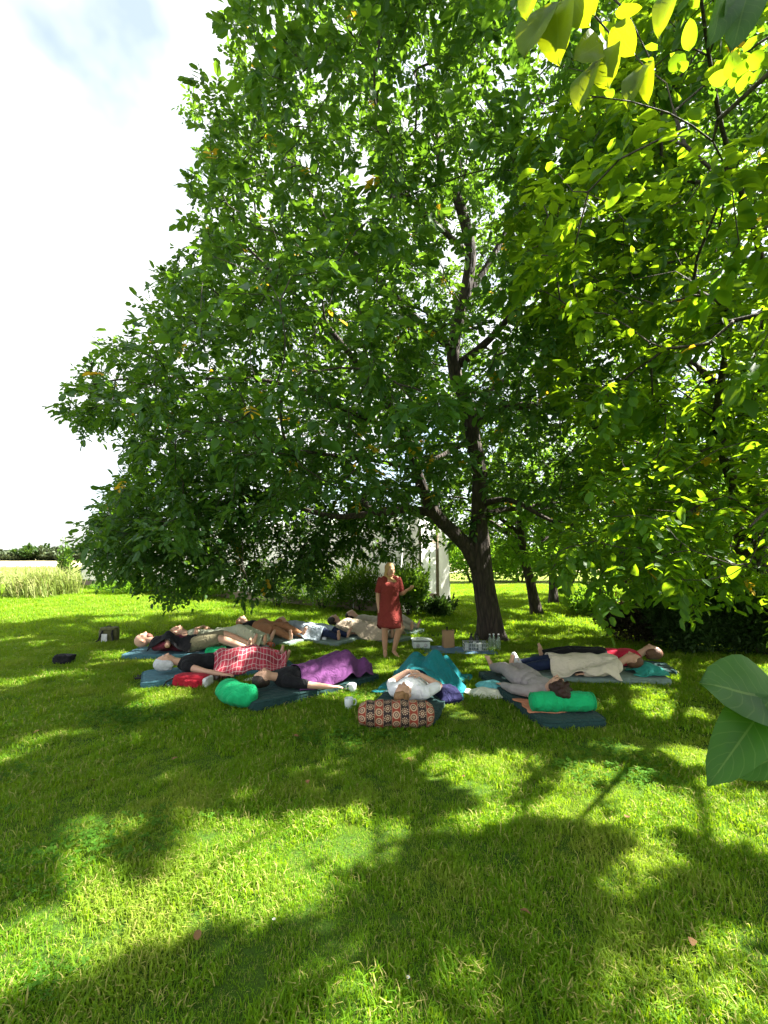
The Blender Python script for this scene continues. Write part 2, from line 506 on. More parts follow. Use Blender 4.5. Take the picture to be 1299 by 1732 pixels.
def bagprint_mat():
    m, n, l, b = new_mat('printed_bag_cloth')
    t = n.new('ShaderNodeTexCoord'); sp = n.new('ShaderNodeSeparateXYZ')
    l.new(t.outputs['UV'], sp.inputs[0])
    def mt(op, a, bb=None, c=None):
        x = n.new('ShaderNodeMath'); x.operation = op
        for i, v in enumerate((a, bb, c)):
            if v is None: continue
            if isinstance(v, (int, float)): x.inputs[i].default_value = v
            else: l.new(v, x.inputs[i])
        return x.outputs[0]
    u = mt('MULTIPLY', sp.outputs[0], 9.0); v = mt('MULTIPLY', sp.outputs[1], 9.0)
    cu = mt('FLOOR', u)
    fu = mt('SUBTRACT', mt('FRACT', u), 0.5)
    shift = mt('MULTIPLY', mt('FRACT', mt('MULTIPLY', cu, 0.37)), 1.0)
    fv = mt('SUBTRACT', mt('FRACT', mt('ADD', v, shift)), 0.5)
    r = mt('SQRT', mt('ADD', mt('MULTIPLY', fu, fu), mt('MULTIPLY', fv, fv)))
    ang = mt('ARCTAN2', fv, fu)
    par = mt('GREATER_THAN', mt('FRACT', mt('MULTIPLY', cu, 0.5)), 0.25)
    petals = mt('GREATER_THAN', mt('SINE', mt('MULTIPLY', ang, 10.0)), -0.1)
    ring = mt('MULTIPLY', mt('GREATER_THAN', r, 0.27), mt('LESS_THAN', r, 0.40))
    ringp = mt('MULTIPLY', ring, mt('MAXIMUM', petals, mt('SUBTRACT', 1.0, par)))
    core = mt('MULTIPLY', mt('LESS_THAN', r, 0.17), mt('GREATER_THAN', r, 0.07))
    cream = mt('MAXIMUM', ringp, core)
    edge = mt('MULTIPLY', mt('GREATER_THAN', mt('ABSOLUTE', fu), 0.455), mt('GREATER_THAN', mt('SINE', mt('MULTIPLY', v, 40.0)), 0.0))
    cream = mt('MAXIMUM', cream, edge)
    def mix(f, a, c):
        mx = n.new('ShaderNodeMix'); mx.data_type = 'RGBA'
        l.new(f, mx.inputs[0])
        for i, q in ((6, a), (7, c)):
            if isinstance(q, tuple): mx.inputs[i].default_value = rgba(q)
            else: l.new(q, mx.inputs[i])
        return mx.outputs[2]
    base = mix(par, (0.24, 0.035, 0.016), (0.022, 0.010, 0.010))
    inner = mix(mt('MULTIPLY', mt('LESS_THAN', r, 0.27), mt('GREATER_THAN', r, 0.17)), base, (0.10, 0.03, 0.02))
    out = mix(cream, inner, (0.42, 0.30, 0.19))
    l.new(out, b.inputs['Base Color'])
    setin(b, Roughness=0.85)
    return m
M['bag_print'] = bagprint_mat()

def lawn_mat(name, c1, c2, c3, far=False):
    m, n, l, b = new_mat(name)
    t = n.new('ShaderNodeTexCoord')
    n1 = n.new('ShaderNodeTexNoise'); n1.inputs['Scale'].default_value = 0.7; n1.inputs['Detail'].default_value = 6
    n2 = n.new('ShaderNodeTexNoise'); n2.inputs['Scale'].default_value = 38; n2.inputs['Detail'].default_value = 4
    l.new(t.outputs['Object'], n1.inputs['Vector']); l.new(t.outputs['Object'], n2.inputs['Vector'])
    r = n.new('ShaderNodeValToRGB')
    r.color_ramp.elements[0].position = 0.35; r.color_ramp.elements[0].color = rgba(c1)
    r.color_ramp.elements[1].position = 0.68; r.color_ramp.elements[1].color = rgba(c2)
    l.new(n1.outputs['Fac'], r.inputs['Fac'])
    mx = n.new('ShaderNodeMix'); mx.data_type = 'RGBA'
    r2 = n.new('ShaderNodeValToRGB'); r2.color_ramp.elements[0].position = 0.45; r2.color_ramp.elements[1].position = 0.7
    l.new(n2.outputs['Fac'], r2.inputs['Fac'])
    f = n.new('ShaderNodeMath'); f.operation = 'MULTIPLY'; f.inputs[1].default_value = 0.55
    l.new(r2.outputs['Color'], f.inputs[0]); l.new(f.outputs[0], mx.inputs[0])
    l.new(r.outputs['Color'], mx.inputs[6]); mx.inputs[7].default_value = rgba(c3)
    l.new(mx.outputs[2], b.inputs['Base Color'])
    setin(b, Roughness=0.95)
    b.inputs['Specular IOR Level'].default_value = 0.1
    bu = n.new('ShaderNodeBump'); bu.inputs['Strength'].default_value = 0.7; bu.inputs['Distance'].default_value = 0.04
    l.new(n2.outputs['Fac'], bu.inputs['Height']); l.new(bu.outputs['Normal'], b.inputs['Normal'])
    return m
M['lawn'] = lawn_mat('lawn_soil', (0.028, 0.066, 0.006), (0.05, 0.105, 0.009), (0.035, 0.045, 0.012))
M['clover'] = leaf_mat('clover_leaf', (0.030, 0.095, 0.008), (0.065, 0.155, 0.014), (0.18, 0.36, 0.01), 0.35, rough=.75, spec=.08)
M['meadow'] = lawn_mat('meadow_ground', (0.15, 0.21, 0.03), (0.22, 0.26, 0.05), (0.12, 0.16, 0.03))
M['straw'] = lawn_mat('straw_field', (0.42, 0.36, 0.20), (0.52, 0.46, 0.28), (0.34, 0.32, 0.16))

def blade_mat(name, dark, light, dry, trans):
    m, n, l, b = new_mat(name)
    oi = n.new('ShaderNodeObjectInfo'); g = n.new('ShaderNodeNewGeometry')
    mx = n.new('ShaderNodeMix'); mx.data_type = 'RGBA'
    mx.inputs[6].default_value = rgba(dark); mx.inputs[7].default_value = rgba(light)
    l.new(g.outputs['Random Per Island'], mx.inputs[0])
    st = n.new('ShaderNodeMath'); st.operation = 'GREATER_THAN'; st.inputs[1].default_value = 0.94
    l.new(g.outputs['Random Per Island'], st.inputs[0])
    ms_ = n.new('ShaderNodeMix'); ms_.data_type = 'RGBA'
    l.new(st.outputs[0], ms_.inputs[0]); l.new(mx.outputs[2], ms_.inputs[6]); ms_.inputs[7].default_value = (0.36, 0.31, 0.11, 1)
    mx = ms_
    no = n.new('ShaderNodeTexNoise'); no.inputs['Scale'].default_value = 1.1; no.inputs['Detail'].default_value = 5
    l.new(g.outputs['Position'], no.inputs['Vector'])
    r = n.new('ShaderNodeValToRGB'); r.color_ramp.elements[0].position = 0.50; r.color_ramp.elements[1].position = 0.72
    r.color_ramp.elements[1].color = (0.75, 0.75, 0.75, 1)
    l.new(no.outputs['Fac'], r.inputs['Fac'])
    m2 = n.new('ShaderNodeMix'); m2.data_type = 'RGBA'
    l.new(r.outputs['Color'], m2.inputs[0]); l.new(mx.outputs[2], m2.inputs[6]); m2.inputs[7].default_value = rgba(dry)
    l.new(m2.outputs[2], b.inputs['Base Color'])
    setin(b, Roughness=0.6); b.inputs['Specular IOR Level'].default_value = 0.12
    tr = n.new('ShaderNodeBsdfTranslucent'); tr.inputs['Color'].default_value = rgba(trans)
    ms = n.new('ShaderNodeMixShader'); ms.inputs[0].default_value = 0.4
    l.new(b.outputs[0], ms.inputs[1]); l.new(tr.outputs[0], ms.inputs[2])
    l.new(ms.outputs[0], n['Material Output'].inputs['Surface'])
    return m
M['blade'] = blade_mat('grass_blade', (0.048, 0.138, 0.006), (0.140, 0.262, 0.012), (0.27, 0.29, 0.05), (0.37, 0.56, 0.010))
M['tall_blade'] = blade_mat('tall_grass_blade', (0.11, 0.19, 0.03), (0.30, 0.30, 0.12), (0.42, 0.38, 0.19), (0.30, 0.38, 0.08))

# ------------------------------------------------------------------ setting: ground
def sheet(name, pts, z, mat):
    v = np.array([[x, y, z] for x, y in pts])
    o = link(name, np_mesh(name, v, [np.arange(len(v))[None]]), mat)
    tag(o, kind='structure')
    return o
sheet('lawn', [(-900, -60), (900, -60), (900, 1500), (-900, 1500)], 0.0, M['lawn'])
sheet('meadow', [(-300, 17.5), (-30, 17.0), (-8, 16.4), (0, 17.6), (8, 14.8), (16, 14.2), (300, 15), (300, 300), (-300, 300)], 0.004, M['meadow'])
sheet('field', [(-400, 34), (-10, 34), (60, 45), (400, 60), (400, 700), (-400, 700)], 0.008, M['straw'])

# ------------------------------------------------------------------ trees
BRIGHT = [   # sunlit gaps on the lawn (picture outline of the patches of light), and how strictly leaves stay out of their sunbeams
    ([(-200, 1600), (0, 1565), (200, 1510), (290, 1470), (300, 1400), (500, 1372), (720, 1388), (705, 1420), (600, 1440), (530, 1540), (430, 1590), (385, 1590), (330, 1535), (270, 1620), (150, 1660), (0, 1700), (-200, 1760)], 0.97),
    ([(720, 1385), (900, 1358), (950, 1292), (1060, 1298), (1130, 1340), (1320, 1345), (1320, 1425), (1130, 1425), (1140, 1515), (1015, 1500), (1050, 1420), (940, 1388), (720, 1425)], 0.94),
    ([(470, 1610), (640, 1590), (700, 1680), (600, 1760), (460, 1760)], 0.6),
    ([(1010, 1620), (1340, 1560), (1340, 1760), (1000, 1760)], 0.6),
    ([(540, 1240), (620, 1250), (600, 1320), (500, 1350), (530, 1290)], 0.7),
    ([(480, 1105), (560, 1090), (620, 1120), (560, 1135)], 0.5), ([(600, 1115), (700, 1112), (690, 1140), (610, 1140)], 0.6),
    ([(780, 1110), (900, 1105), (880, 1150), (790, 1150)], 0.6), ([(420, 1055), (690, 1040), (780, 1046), (600, 1060)], 0.6),
    ([(230, 1075), (330, 1080), (380, 1140), (300, 1140)], 0.6), ([(1000, 1095), (1140, 1100), (1180, 1160), (1060, 1140)], 0.6),
]
def sun_keep(p, rng):
    """drop foliage that would stand in the sunbeams of the light patches"""
    g = p - SUN * (p[:, 2:3] / SUN[2])
    q = proj(g)
    keep = np.ones(len(p), bool)
    for poly, pr in BRIGHT:
        hit = inpoly(q, poly) & (q[:, 2] > 0.3)
        keep &= ~(hit & (rng.random(len(p)) < pr))
    v = np.zeros(len(p))
    r = np.random.default_rng(1234)
    for w in (2.6, 1.9, 1.4, 1.1, .8, .65, .5):
        for _ in range(3):
            a = r.random() * 6.28
            v += np.sin((g[:, 0] * math.cos(a) + g[:, 1] * math.sin(a)) * 6.28 / w + r.random() * 6.28) * w ** .35
    keep &= ~((v / 2.6 > FLECK) & (rng.random(len(p)) < .88))
    return keep
FLECK = 1.12

def catmull(pts, rad, step=0.22):
    pts, rad = np.asarray(pts, float), np.asarray(rad, float)
    ext = np.vstack([2 * pts[0] - pts[1], pts, 2 * pts[-1] - pts[-2]])
    out, ro = [], []
    for i in range(len(pts) - 1):
        p0, p1, p2, p3 = ext[i:i + 4]
        n = max(2, int(np.linalg.norm(p2 - p1) / step))
        for t in np.linspace(0, 1, n, endpoint=False):
            out.append(0.5 * ((2 * p1) + (-p0 + p2) * t + (2 * p0 - 5 * p1 + 4 * p2 - p3) * t * t + (-p0 + 3 * p1 - 3 * p2 + p3) * t ** 3))
            ro.append(rad[i] + (rad[i + 1] - rad[i]) * t)
    out.append(pts[-1]); ro.append(rad[-1])
    return np.array(out), np.array(ro)

def grow(limbs, targets, rng, min_z=1.6, tip=0.004, seg=0.3):
    """limbs: smoothed polylines; each target is reached by a twig from the nearest wood"""
    pos, par, man, dirs = [], [], [], []
    for pts, rad in limbs:
        prev = -1
        if pos:
            prev = int(np.argmin(np.linalg.norm(np.array(pos) - pts[0], axis=1)))
        tg = unit(np.gradient(pts, axis=0))
        for i in range(len(pts)):
            pos.append(pts[i]); par.append(prev); man.append(rad[i]); dirs.append(tg[i]); prev = len(pos) - 1
    n0 = len(pos)
    cap = n0 + len(targets) * 14 + 100
    A = np.zeros((cap, 3)); D = np.zeros((cap, 3)); PA = np.full(cap, -1); MR = np.zeros(cap)
    A[:n0], D[:n0], PA[:n0], MR[:n0] = pos, dirs, par, man
    order = np.argsort(np.min(np.linalg.norm(targets[:, None] - A[None, :n0:3], axis=2), axis=1))
    n = n0
    tipdir = np.zeros((len(targets), 3))
    ok = A[:, 2] > min_z
    for ti in order:
        t = targets[ti]
        d = t - A[:n]
        L = np.sqrt((d * d).sum(1))
        cosv = (d * D[:n]).sum(1) / np.maximum(L, 1e-6)
        cost = L * (1.45 - 0.45 * cosv) + np.where(A[:n, 2] > min_z, 0, 50)
        k = int(np.argmin(cost))
        Lk = L[k]
        m = int(min(12, max(1, math.ceil(Lk / seg))))
        ctrl = A[k] + D[k] * Lk * 0.35 + np.array([0, 0, 0.10 * Lk])
        prev = k
        for j in range(1, m + 1):
            s = j / m
            p = (1 - s) ** 2 * A[k] + 2 * s * (1 - s) * ctrl + s * s * t
            if j < m:
                p = p + rng.normal(0, 0.035 * min(Lk, 1.5), 3)
            A[n] = p; PA[n] = prev; D[n] = unit(p - A[prev]); prev = n; n += 1
            if n >= cap - 14: break
        tipdir[ti] = D[prev]
    R = np.zeros(n)
    for i in range(n - 1, -1, -1):
        R[i] = max(R[i], tip ** 2.3)
        if PA[i] >= 0:
            R[PA[i]] += R[i]
    R = R ** (1 / 2.3)
    R[:n0] = MR[:n0]
    return A[:n], PA[:n], R, n0, tipdir

def twig_mesh(name, A, PA, R, n0):
    mb = MB()
    i = np.arange(n0, len(A))
    p = PA[i]
    r1 = R[i]; r0 = np.minimum(R[p], r1 * 1.35)
    for lo, hi, k in ((0, 0.009, 3), (0.009, 0.03, 5), (0.03, 9, 8)):
        s = (r1 >= lo) & (r1 < hi)
        if not s.any(): continue
        a, b = A[p[s]], A[i[s]]
        t = unit(b - a)
        ref = np.where(np.abs(t[:, 2:3]) < 0.8, np.array([[0, 0, 1.0]]), np.array([[0, 1.0, 0]]))
        u = unit(np.cross(t, ref)); w = np.cross(t, u)
        an = np.linspace(0, 2 * np.pi, k, endpoint=False)
        ca, sa = np.cos(an)[None, :, None], np.sin(an)[None, :, None]
        rg = u[:, None] * ca + w[:, None] * sa
        b2 = b + t * (r1[s] * 0.4)[:, None]
        va = a[:, None] + rg * r0[s][:, None, None]; vb = b2[:, None] + rg * r1[s][:, None, None]
        V = np.concatenate([va, vb], 1)
        j = np.arange(k); j2 = (j + 1) % k
        f = np.stack([j, j2, k + j2, k + j], 1)
        F = (np.arange(len(a))[:, None, None] * 2 * k + f[None]).reshape(-1, 4)
        mb.add(V.reshape(-1, 3), F)
    return mb.mesh(name, smooth=True)

def compound_leaves(C, T, rng, ncomp=6, pairs=3, rach=(0.17, 0.30), length=(0.085, 0.15), ratio=0.5, spread=0.36, droop=0.35):
    """leaflets: base, axis, normal, length, width, compound id"""
    n = len(C) * ncomp
    c = np.repeat(C, ncomp, 0); t = np.repeat(T, ncomp, 0)
    start = c - t * (rng.random((n, 1)) * spread) + rng.normal(0, 0.03, (n, 3))
    D = unit(t * 0.55 + unit(rng.normal(0, 1, (n, 3))) * 0.95 + np.array([0, 0, -droop]) * rng.random((n, 1)) * 1.4)
    rl = rng.uniform(*rach, (n, 1))
    S = unit(np.cross(D, np.array([0, 0, 1.0])) + rng.normal(0, 0.15, (n, 3)))
    size = rng.uniform(0.75, 1.15, (n, 1))
    B, AX, NN, L, gid = [], [], [], [], []
    up = unit(np.array([0, 0, 1.0]) + rng.normal(0, 0.35, (n, 3)))
    for j in range(pairs + 1):
        for sd in ((-1, 1) if j < pairs else (0,)):
            f = 0.3 + 0.7 * j / pairs
            b = start + D * rl * f + np.array([0, 0, -0.05]) * f * f
            ax = unit(D * (0.55 if sd else 1.0) + S * sd * 0.85 + np.array([0, 0, -0.30]) * (0.4 + droop) + rng.normal(0, 0.16, (n, 3)))
            nn = up + rng.normal(0, 0.28, (n, 3))
            nn = unit(nn - ax * (nn * ax).sum(1, keepdims=True))
            B.append(b); AX.append(ax); NN.append(nn)
            L.append(rng.uniform(*length, (n, 1)) * size * (0.8 + 0.25 * j / pairs))
            gid.append(np.arange(n))
    B, AX, NN, L = map(np.concatenate, (B, AX, NN, L))
    return B, AX, NN, L[:, 0], L[:, 0] * ratio * rng.uniform(0.85, 1.15, len(L)), np.concatenate(gid)

TPL = np.array([[0, 0, 0], [0.24, -0.42, 0.06], [0.72, -0.43, 0.03], [1, 0, -0.10], [0.72, 0.43, 0.03], [0.24, 0.42, 0.06]])
TPF = np.array([[0, 3, 2, 1], [0, 5, 4, 3]])
def leaves_mesh(name, B, AX, NN, L, Wd, mi=None):
    Y = np.cross(NN, AX)
    V = (B[:, None] + AX[:, None] * (TPL[None, :, 0:1] * L[:, None, None]) + Y[:, None] * (TPL[None, :, 1:2] * Wd[:, None, None])
         + NN[:, None] * (TPL[None, :, 2:3] * L[:, None, None]))
    F = (np.arange(len(B))[:, None, None] * 6 + TPF[None]).reshape(-1, 4)
    return np_mesh(name, V.reshape(-1, 3), F, None if mi is None else np.repeat(mi, 2))

def leaf_proto(seed):
    """one fine leaflet of unit length and width, curled and folded along its midrib"""
    r = random.Random(seed)
    m = 9
    droop, fold, wav = r.uniform(0.08, 0.2), r.uniform(0.04, 0.12), r.uniform(0.01, 0.03)
    V, F = [], []
    for i in range(m):
        t = i / (m - 1)
        w = 0.5 * (math.sin(math.pi * min(1, t * 1.0) ** 0.85) ** 0.62 if 0 < t < 1 else 0.02)
        zc = -droop * t * t
        for q in (-1, -0.5, 0, 0.5, 1):
            V.append((t, q * w, zc + abs(q) * fold * math.sin(math.pi * t) + wav * math.sin(9 * t + q * 4)))
    for i in range(m - 1):
        for j in range(4):
            a = i * 5 + j
            F.append((a, a + 1, a + 6, a + 5))
    me = np_mesh('leaf', np.array(V), np.array(F), smooth=True)
    uv = me.uv_layers.new(name='UVMap')
    vi = np.zeros(len(me.loops), np.int32); me.loops.foreach_get('vertex_index', vi)
    uv.data.foreach_set('uv', np.stack([(vi // 5) / (m - 1), (vi % 5) / 4], 1).astype(np.float32).ravel())
    return me

def leaf_object(parent, me, b, ax, nn, L, Wd):
    o = bpy.data.objects.new('leaf', me)
    COL.objects.link(o)
    o.parent = parent
    y = np.cross(nn, ax)
    o.matrix_local = Matrix(((ax[0] * L, y[0] * Wd, nn[0] * L, b[0]), (ax[1] * L, y[1] * Wd, nn[1] * L, b[1]),
                             (ax[2] * L, y[2] * Wd, nn[2] * L, b[2]), (0, 0, 0, 1)))
    return o

def limb_mesh(name, pts, rad, k, rng, flare=None, rough=0.05):
    pts, rad = np.array(pts), np.array(rad)
    mb = MB()
    t = unit(np.gradient(pts, axis=0))
    u = unit(np.cross(t[0], np.array([0, 1.0, 0]) if abs(t[0][1]) < 0.8 else np.array([1.0, 0, 0])))
    an = np.linspace(0, 2 * np.pi, k, endpoint=False)
    ph = rng.random(4) * 6.28
    R = []
    s = 0.0
    for i in range(len(pts)):
        if i: s += np.linalg.norm(pts[i] - pts[i - 1])
        u = unit(u - t[i] * (u @ t[i])); w = np.cross(t[i], u)
        rr = rad[i] * (1 + rough * (np.sin(3 * an + ph[0] + s * 1.3) + 0.7 * np.sin(5 * an + ph[1] - s * 0.9) + 0.5 * np.sin(9 * an + ph[2])) + 0.35 * rough * rng.standard_normal(k))
        if flare is not None:
            f = flare * math.exp(-pts[i][2] / 0.22)
            rr = rr * (1 + f * (0.55 + 0.45 * np.cos(4 * an + ph[3])))
        R.append(pts[i] + (np.cos(an) * rr)[:, None] * u + (np.sin(an) * rr)[:, None] * w)
    return mb.rings(R).mesh(name, smooth=True)

PROTOS = {}
def protos(key, mat):
    if key not in PROTOS:
        ms = [leaf_proto(s) for s in range(4)]
        for m_ in ms: m_.materials.append(mat)
        PROTOS[key] = ms
    return PROTOS[key]

def build_tree(name, label, base, limbs, targets, rng, mats, group=None, leaf_kw=None, parts=0, yellow=0.0, bark='bark', trunk_flare=0.9, extra=None, sides=22, gap=True):
    root = empty(name, (base[0], base[1], 0), 0, label, 'tree', group)
    off = np.array([base[0], base[1], 0])
    sm = [catmull(p, r) for p, r in limbs]
    A, PA, R, n0, td = grow(sm, targets, rng)
    for i, (p, r) in enumerate(sm):
        me = limb_mesh('trunk' if i == 0 else 'limb', p - off, r, sides if i == 0 else max(8, sides // 2), rng, trunk_flare if i == 0 else None, 0.05 if i == 0 else 0.035)
        link('trunk' if i == 0 else 'limb', me, M[bark], root)
    tw = link('twigs', twig_mesh('twigs', A - off, PA, R, n0), M['twig'], root)
    tw['kind'] = 'stuff'
    kw = leaf_kw or {}
    B, AX, NN, L, Wd, gid = compound_leaves(targets, td, rng, **kw)
    if gap:
        keep = sun_keep(B, rng)
        B, AX, NN, L, Wd, gid = (q[keep] for q in (B, AX, NN, L, Wd, gid))
    isy = np.zeros(len(B), int)
    if yellow:
        pick = rng.random(gid.max() + 1) < yellow
        isy[pick[gid]] = 1
    if parts:
        q = proj(B)
        inside = (q[:, 0] > 0) & (q[:, 0] < W_IMG) & (q[:, 1] > 0) & (q[:, 1] < H_IMG) & (q[:, 2] > 0.4)
        score = np.where(inside, L / np.maximum(q[:, 2], 0.4), 0)
        top = np.argsort(-score)[:parts]
        pr = protos(mats[0].name, mats[0]); py = protos(mats[1].name, mats[1])
        for i in top:
            leaf_object(root, (py if isy[i] else pr)[int(i) % 4], B[i] - off, AX[i], NN[i], L[i], Wd[i])
        rest = np.ones(len(B), bool); rest[top] = False
        B, AX, NN, L, Wd, isy = (q[rest] for q in (B, AX, NN, L, Wd, isy))
    cr = link('crown', leaves_mesh('crown', B - off, AX, NN, L, Wd, isy), list(mats), root)
    cr['kind'] = 'stuff'
    return root

def in_ellipsoids(p, E):
    best = np.full(len(p), 9.0)
    for c, r in E:
        best = np.minimum(best, np.linalg.norm((p - np.array(c)) / np.array(r), axis=1))
    return best

def sample_ellipsoids(E, n, rng, inner=0.3):
    vol = np.array([np.prod(r) ** 0.8 for _, r in E])
    out = []
    for (c, r), k in zip(E, (vol / vol.sum() * n).astype(int)):
        u = unit(rng.normal(0, 1, (k * 2, 3))) * rng.random((k * 2, 1)) ** (1 / 3)
        rr = np.linalg.norm(u, axis=1)
        u = u[(rr > 0.62) | (rng.random(len(u)) < inner)][:k]
        out.append(np.array(c) + u * np.array(r))
    return np.concatenate(out)

def clump(p, size, seed, thr):
    """uneven foliage: low-frequency noise leaves hollows between clumps"""
    r = np.random.default_rng(seed)
    v = np.zeros(len(p))
    for _ in range(9):
        k = unit(r.normal(0, 1, 3)) * r.uniform(3.0, 6.5) * 0.62 / size
        v += np.sin(p @ k + r.random() * 6.28)
    return v / 3 > thr

def thin(p, dmin):
    """blue-noise style thinning on a hash grid"""
    seen = {}
    keep = []
    for i, q in enumerate(p):
        k = tuple(np.floor(q / dmin).astype(int))
        bad = False
        for dx in (-1, 0, 1):
            for dy in (-1, 0, 1):
                for dz in (-1, 0, 1):
                    for j in seen.get((k[0] + dx, k[1] + dy, k[2] + dz), ()):
                        if np.sum((p[j] - q) ** 2) < dmin * dmin:
                            bad = True
        if not bad:
            seen.setdefault(k, []).append(i); keep.append(i)
    return p[keep]

CROWN = [(395, -600), (385, 0), (352, 95), (300, 180), (335, 235), (312, 290), (322, 350), (290, 440), (245, 490), (228, 560), (160, 590), (85, 648), (108, 725), (200, 738), (195, 800), (160, 850), (125, 910), (125, 965), (185, 985), (240, 1005), (255, 1040), (330, 1048), (430, 1042), (510, 1030), (545, 985), (600, 962), (650, 955), (720, 970), (750, 950), (790, 925), (870, 900), (930, 960), (1000, 985), (1100, 960), (1700, 960), (1700, -600)]
def main_tree():
    rng = np.random.default_rng(11)
    ty = 9.2
    def c(*a):
        return [P(px, py, y) for px, py, y in a]
    base = G(832, 1082)
    tr = [np.array([base[0], base[1], -0.1])] + c((828, 1040, ty), (818, 985, ty), (810, 930, ty), (809, 870, ty), (811, 800, ty), (800, 745, ty), (793, 690, ty - .1), (770, 630, ty - .2), (768, 575, ty - .3), (788, 490, ty - .4), (795, 420, ty - .4), (775, 340, ty - .5), (748, 285, ty - .6), (735, 180, ty - .6), (745, 60, ty - .6))
    rt = [0.265, 0.225, 0.21, 0.215, 0.155, 0.148, 0.142, 0.138, 0.13, 0.125, 0.115, 0.11, 0.10, 0.085, 0.06, 0.03]
    limbs = [(tr, rt)]
    def L(pts, r0, r1):
        limbs.append((c(*pts), np.linspace(r0, r1, len(pts))))
    L([(812, 965, ty), (790, 925, ty - .1), (760, 895, ty - .3), (732, 865, ty - .6), (705, 800, ty - 1.0), (690, 740, ty - 1.4), (640, 660, ty - 1.9), (560, 560, ty - 2.3)], 0.175, 0.04)
    L([(732, 868, ty - .5), (690, 862, ty - .6), (635, 868, ty - .5), (560, 873, ty - .2), (470, 850, ty), (380, 850, ty), (300, 880, ty + .2)], 0.085, 0.02)
    L([(812, 855, ty), (845, 845, ty - .3), (880, 852, ty - .8), (930, 880, ty - 1.2), (990, 890, ty - 1.6)], 0.07, 0.02)
    L([(812, 875, ty), (850, 862, ty + .3), (890, 858, ty + .9), (950, 840, ty + 1.6)], 0.075, 0.02)
    L([(798, 740, ty), (750, 770, ty - .5), (700, 790, ty - .9), (640, 780, ty - 1.6), (560, 770, ty - 2.6), (490, 760, ty - 3.6)], 0.06, 0.02)
    L([(800, 720, ty), (850, 690, ty - .3), (920, 690, ty - .6), (1000, 720, ty - .8), (1080, 750, ty - .6)], 0.10, 0.03)
    L([(770, 620, ty - .2), (810, 590, ty - .4), (850, 550, ty - .7), (905, 480, ty - 1.2), (960, 400, ty - 1.6)], 0.095, 0.03)
    L([(768, 590, ty - .3), (720, 555, ty - .6), (680, 515, ty - .9), (610, 440, ty - 1.2), (530, 340, ty - 1.3), (480, 230, ty - 1.3)], 0.095, 0.025)
    L([(780, 510, ty - .4), (830, 440, ty - .2), (880, 330, ty), (900, 200, ty + .2)], 0.08, 0.03)
    L([(793, 430, ty - .4), (760, 400, ty - 1.0), (690, 330, ty - 1.8), (640, 220, ty - 2.4)], 0.07, 0.025)
    L([(768, 600, ty - .3), (770, 560, ty + .8), (800, 480, ty + 2.2), (820, 420, ty + 3.6)], 0.10, 0.03)
    L([(805, 700, ty), (840, 650, ty + 1.2), (900, 640, ty + 2.6), (960, 640, ty + 3.8)], 0.09, 0.03)
    L([(690, 735, ty - 1.4), (600, 700, ty - 2.2), (480, 650, ty - 2.4), (350, 640, ty - 2.0), (220, 640, ty - 1.6), (130, 655, ty - 1.4)], 0.045, 0.012)
    L([(560, 560, ty - 2.3), (480, 480, ty - 2.2), (400, 400, ty - 2.0)], 0.045, 0.015)
    L([(635, 868, ty - .5), (560, 800, ty + .8), (450, 740, ty + 1.6), (340, 740, ty + 1.8)], 0.06, 0.02)
    E = [((1.2, 8.8, 7.7), (6.4, 5.4, 5.6)), ((-2.4, 8.7, 3.9), (4.3, 4.2, 3.1)), ((-0.7, 5.3, 4.0), (2.7, 2.0, 1.6)), ((5.0, 9.2, 4.6), (3.6, 3.6, 2.6)),
         ((-5.0, 7.8, 4.7), (1.6, 1.3, 1.0)), ((-3.2, 10.3, 1.9), (2.6, 1.6, 1.5)), ((1.5, 6.0, 7.5), (4.5, 3.2, 3.6))]
    p = np.concatenate([sample_ellipsoids(E, 15000, rng, 0.30), sample_ellipsoids([((2.6, 12.3, 8.0), (5.2, 2.8, 4.6))], 1400, rng, .3), sample_ellipsoids([((-3.9, 9.7, 2.0), (3.1, 1.7, 1.9)), ((-4.6, 9.0, 3.0), (2.4, 1.8, 1.8)), ((-2.6, 9.8, 2.6), (2.0, 1.4, 1.7)), ((-.6, 10.6, 2.5), (2.0, 1.2, 1.1))], 6200, rng, .8)])  # second group: unseen back foliage added to lengthen the crown's shadow
    extra_low = np.arange(len(p)) >= len(p) - 6180
    q = proj(p)
    keep = np.ones(len(p), bool)
    infr = (q[:, 2] > 0.3)
    q2 = q.copy(); q2[:, 0] -= 12
    keep &= ~infr | (inpoly(q, CROWN) & inpoly(q2, CROWN))
    zmin = np.where((p[:, 0] < -1.2) & (p[:, 1] > 8.6), 0.48 + .75 * (.5 + .5 * np.sin(p[:, 0] * 3.1 + 1.0) * np.sin(p[:, 1] * 2.3 + p[:, 0])), np.where(p[:, 0] < -2.6, 1.4, np.where((p[:, 1] > 9.6) & (p[:, 0] < 1.4), 1.5, 2.2)))
    keep &= p[:, 2] > zmin
    keep &= np.linalg.norm(p - CAM, axis=1) > 3.2
    front = q[:, 2] < 9.0
    for poly, pr in (([(775, 690), (850, 690), (860, 1100), (770, 1100)], 0.97), ([(735, 265), (850, 265), (860, 500), (830, 660), (735, 660), (745, 480)], 0.80), ([(690, 845), (800, 860), (800, 960), (730, 940)], 0.85), ([(830, 830), (950, 830), (950, 890), (830, 890)], 0.7)):
        keep &= ~(inpoly(q, poly) & front & (rng.random(len(p)) < pr))
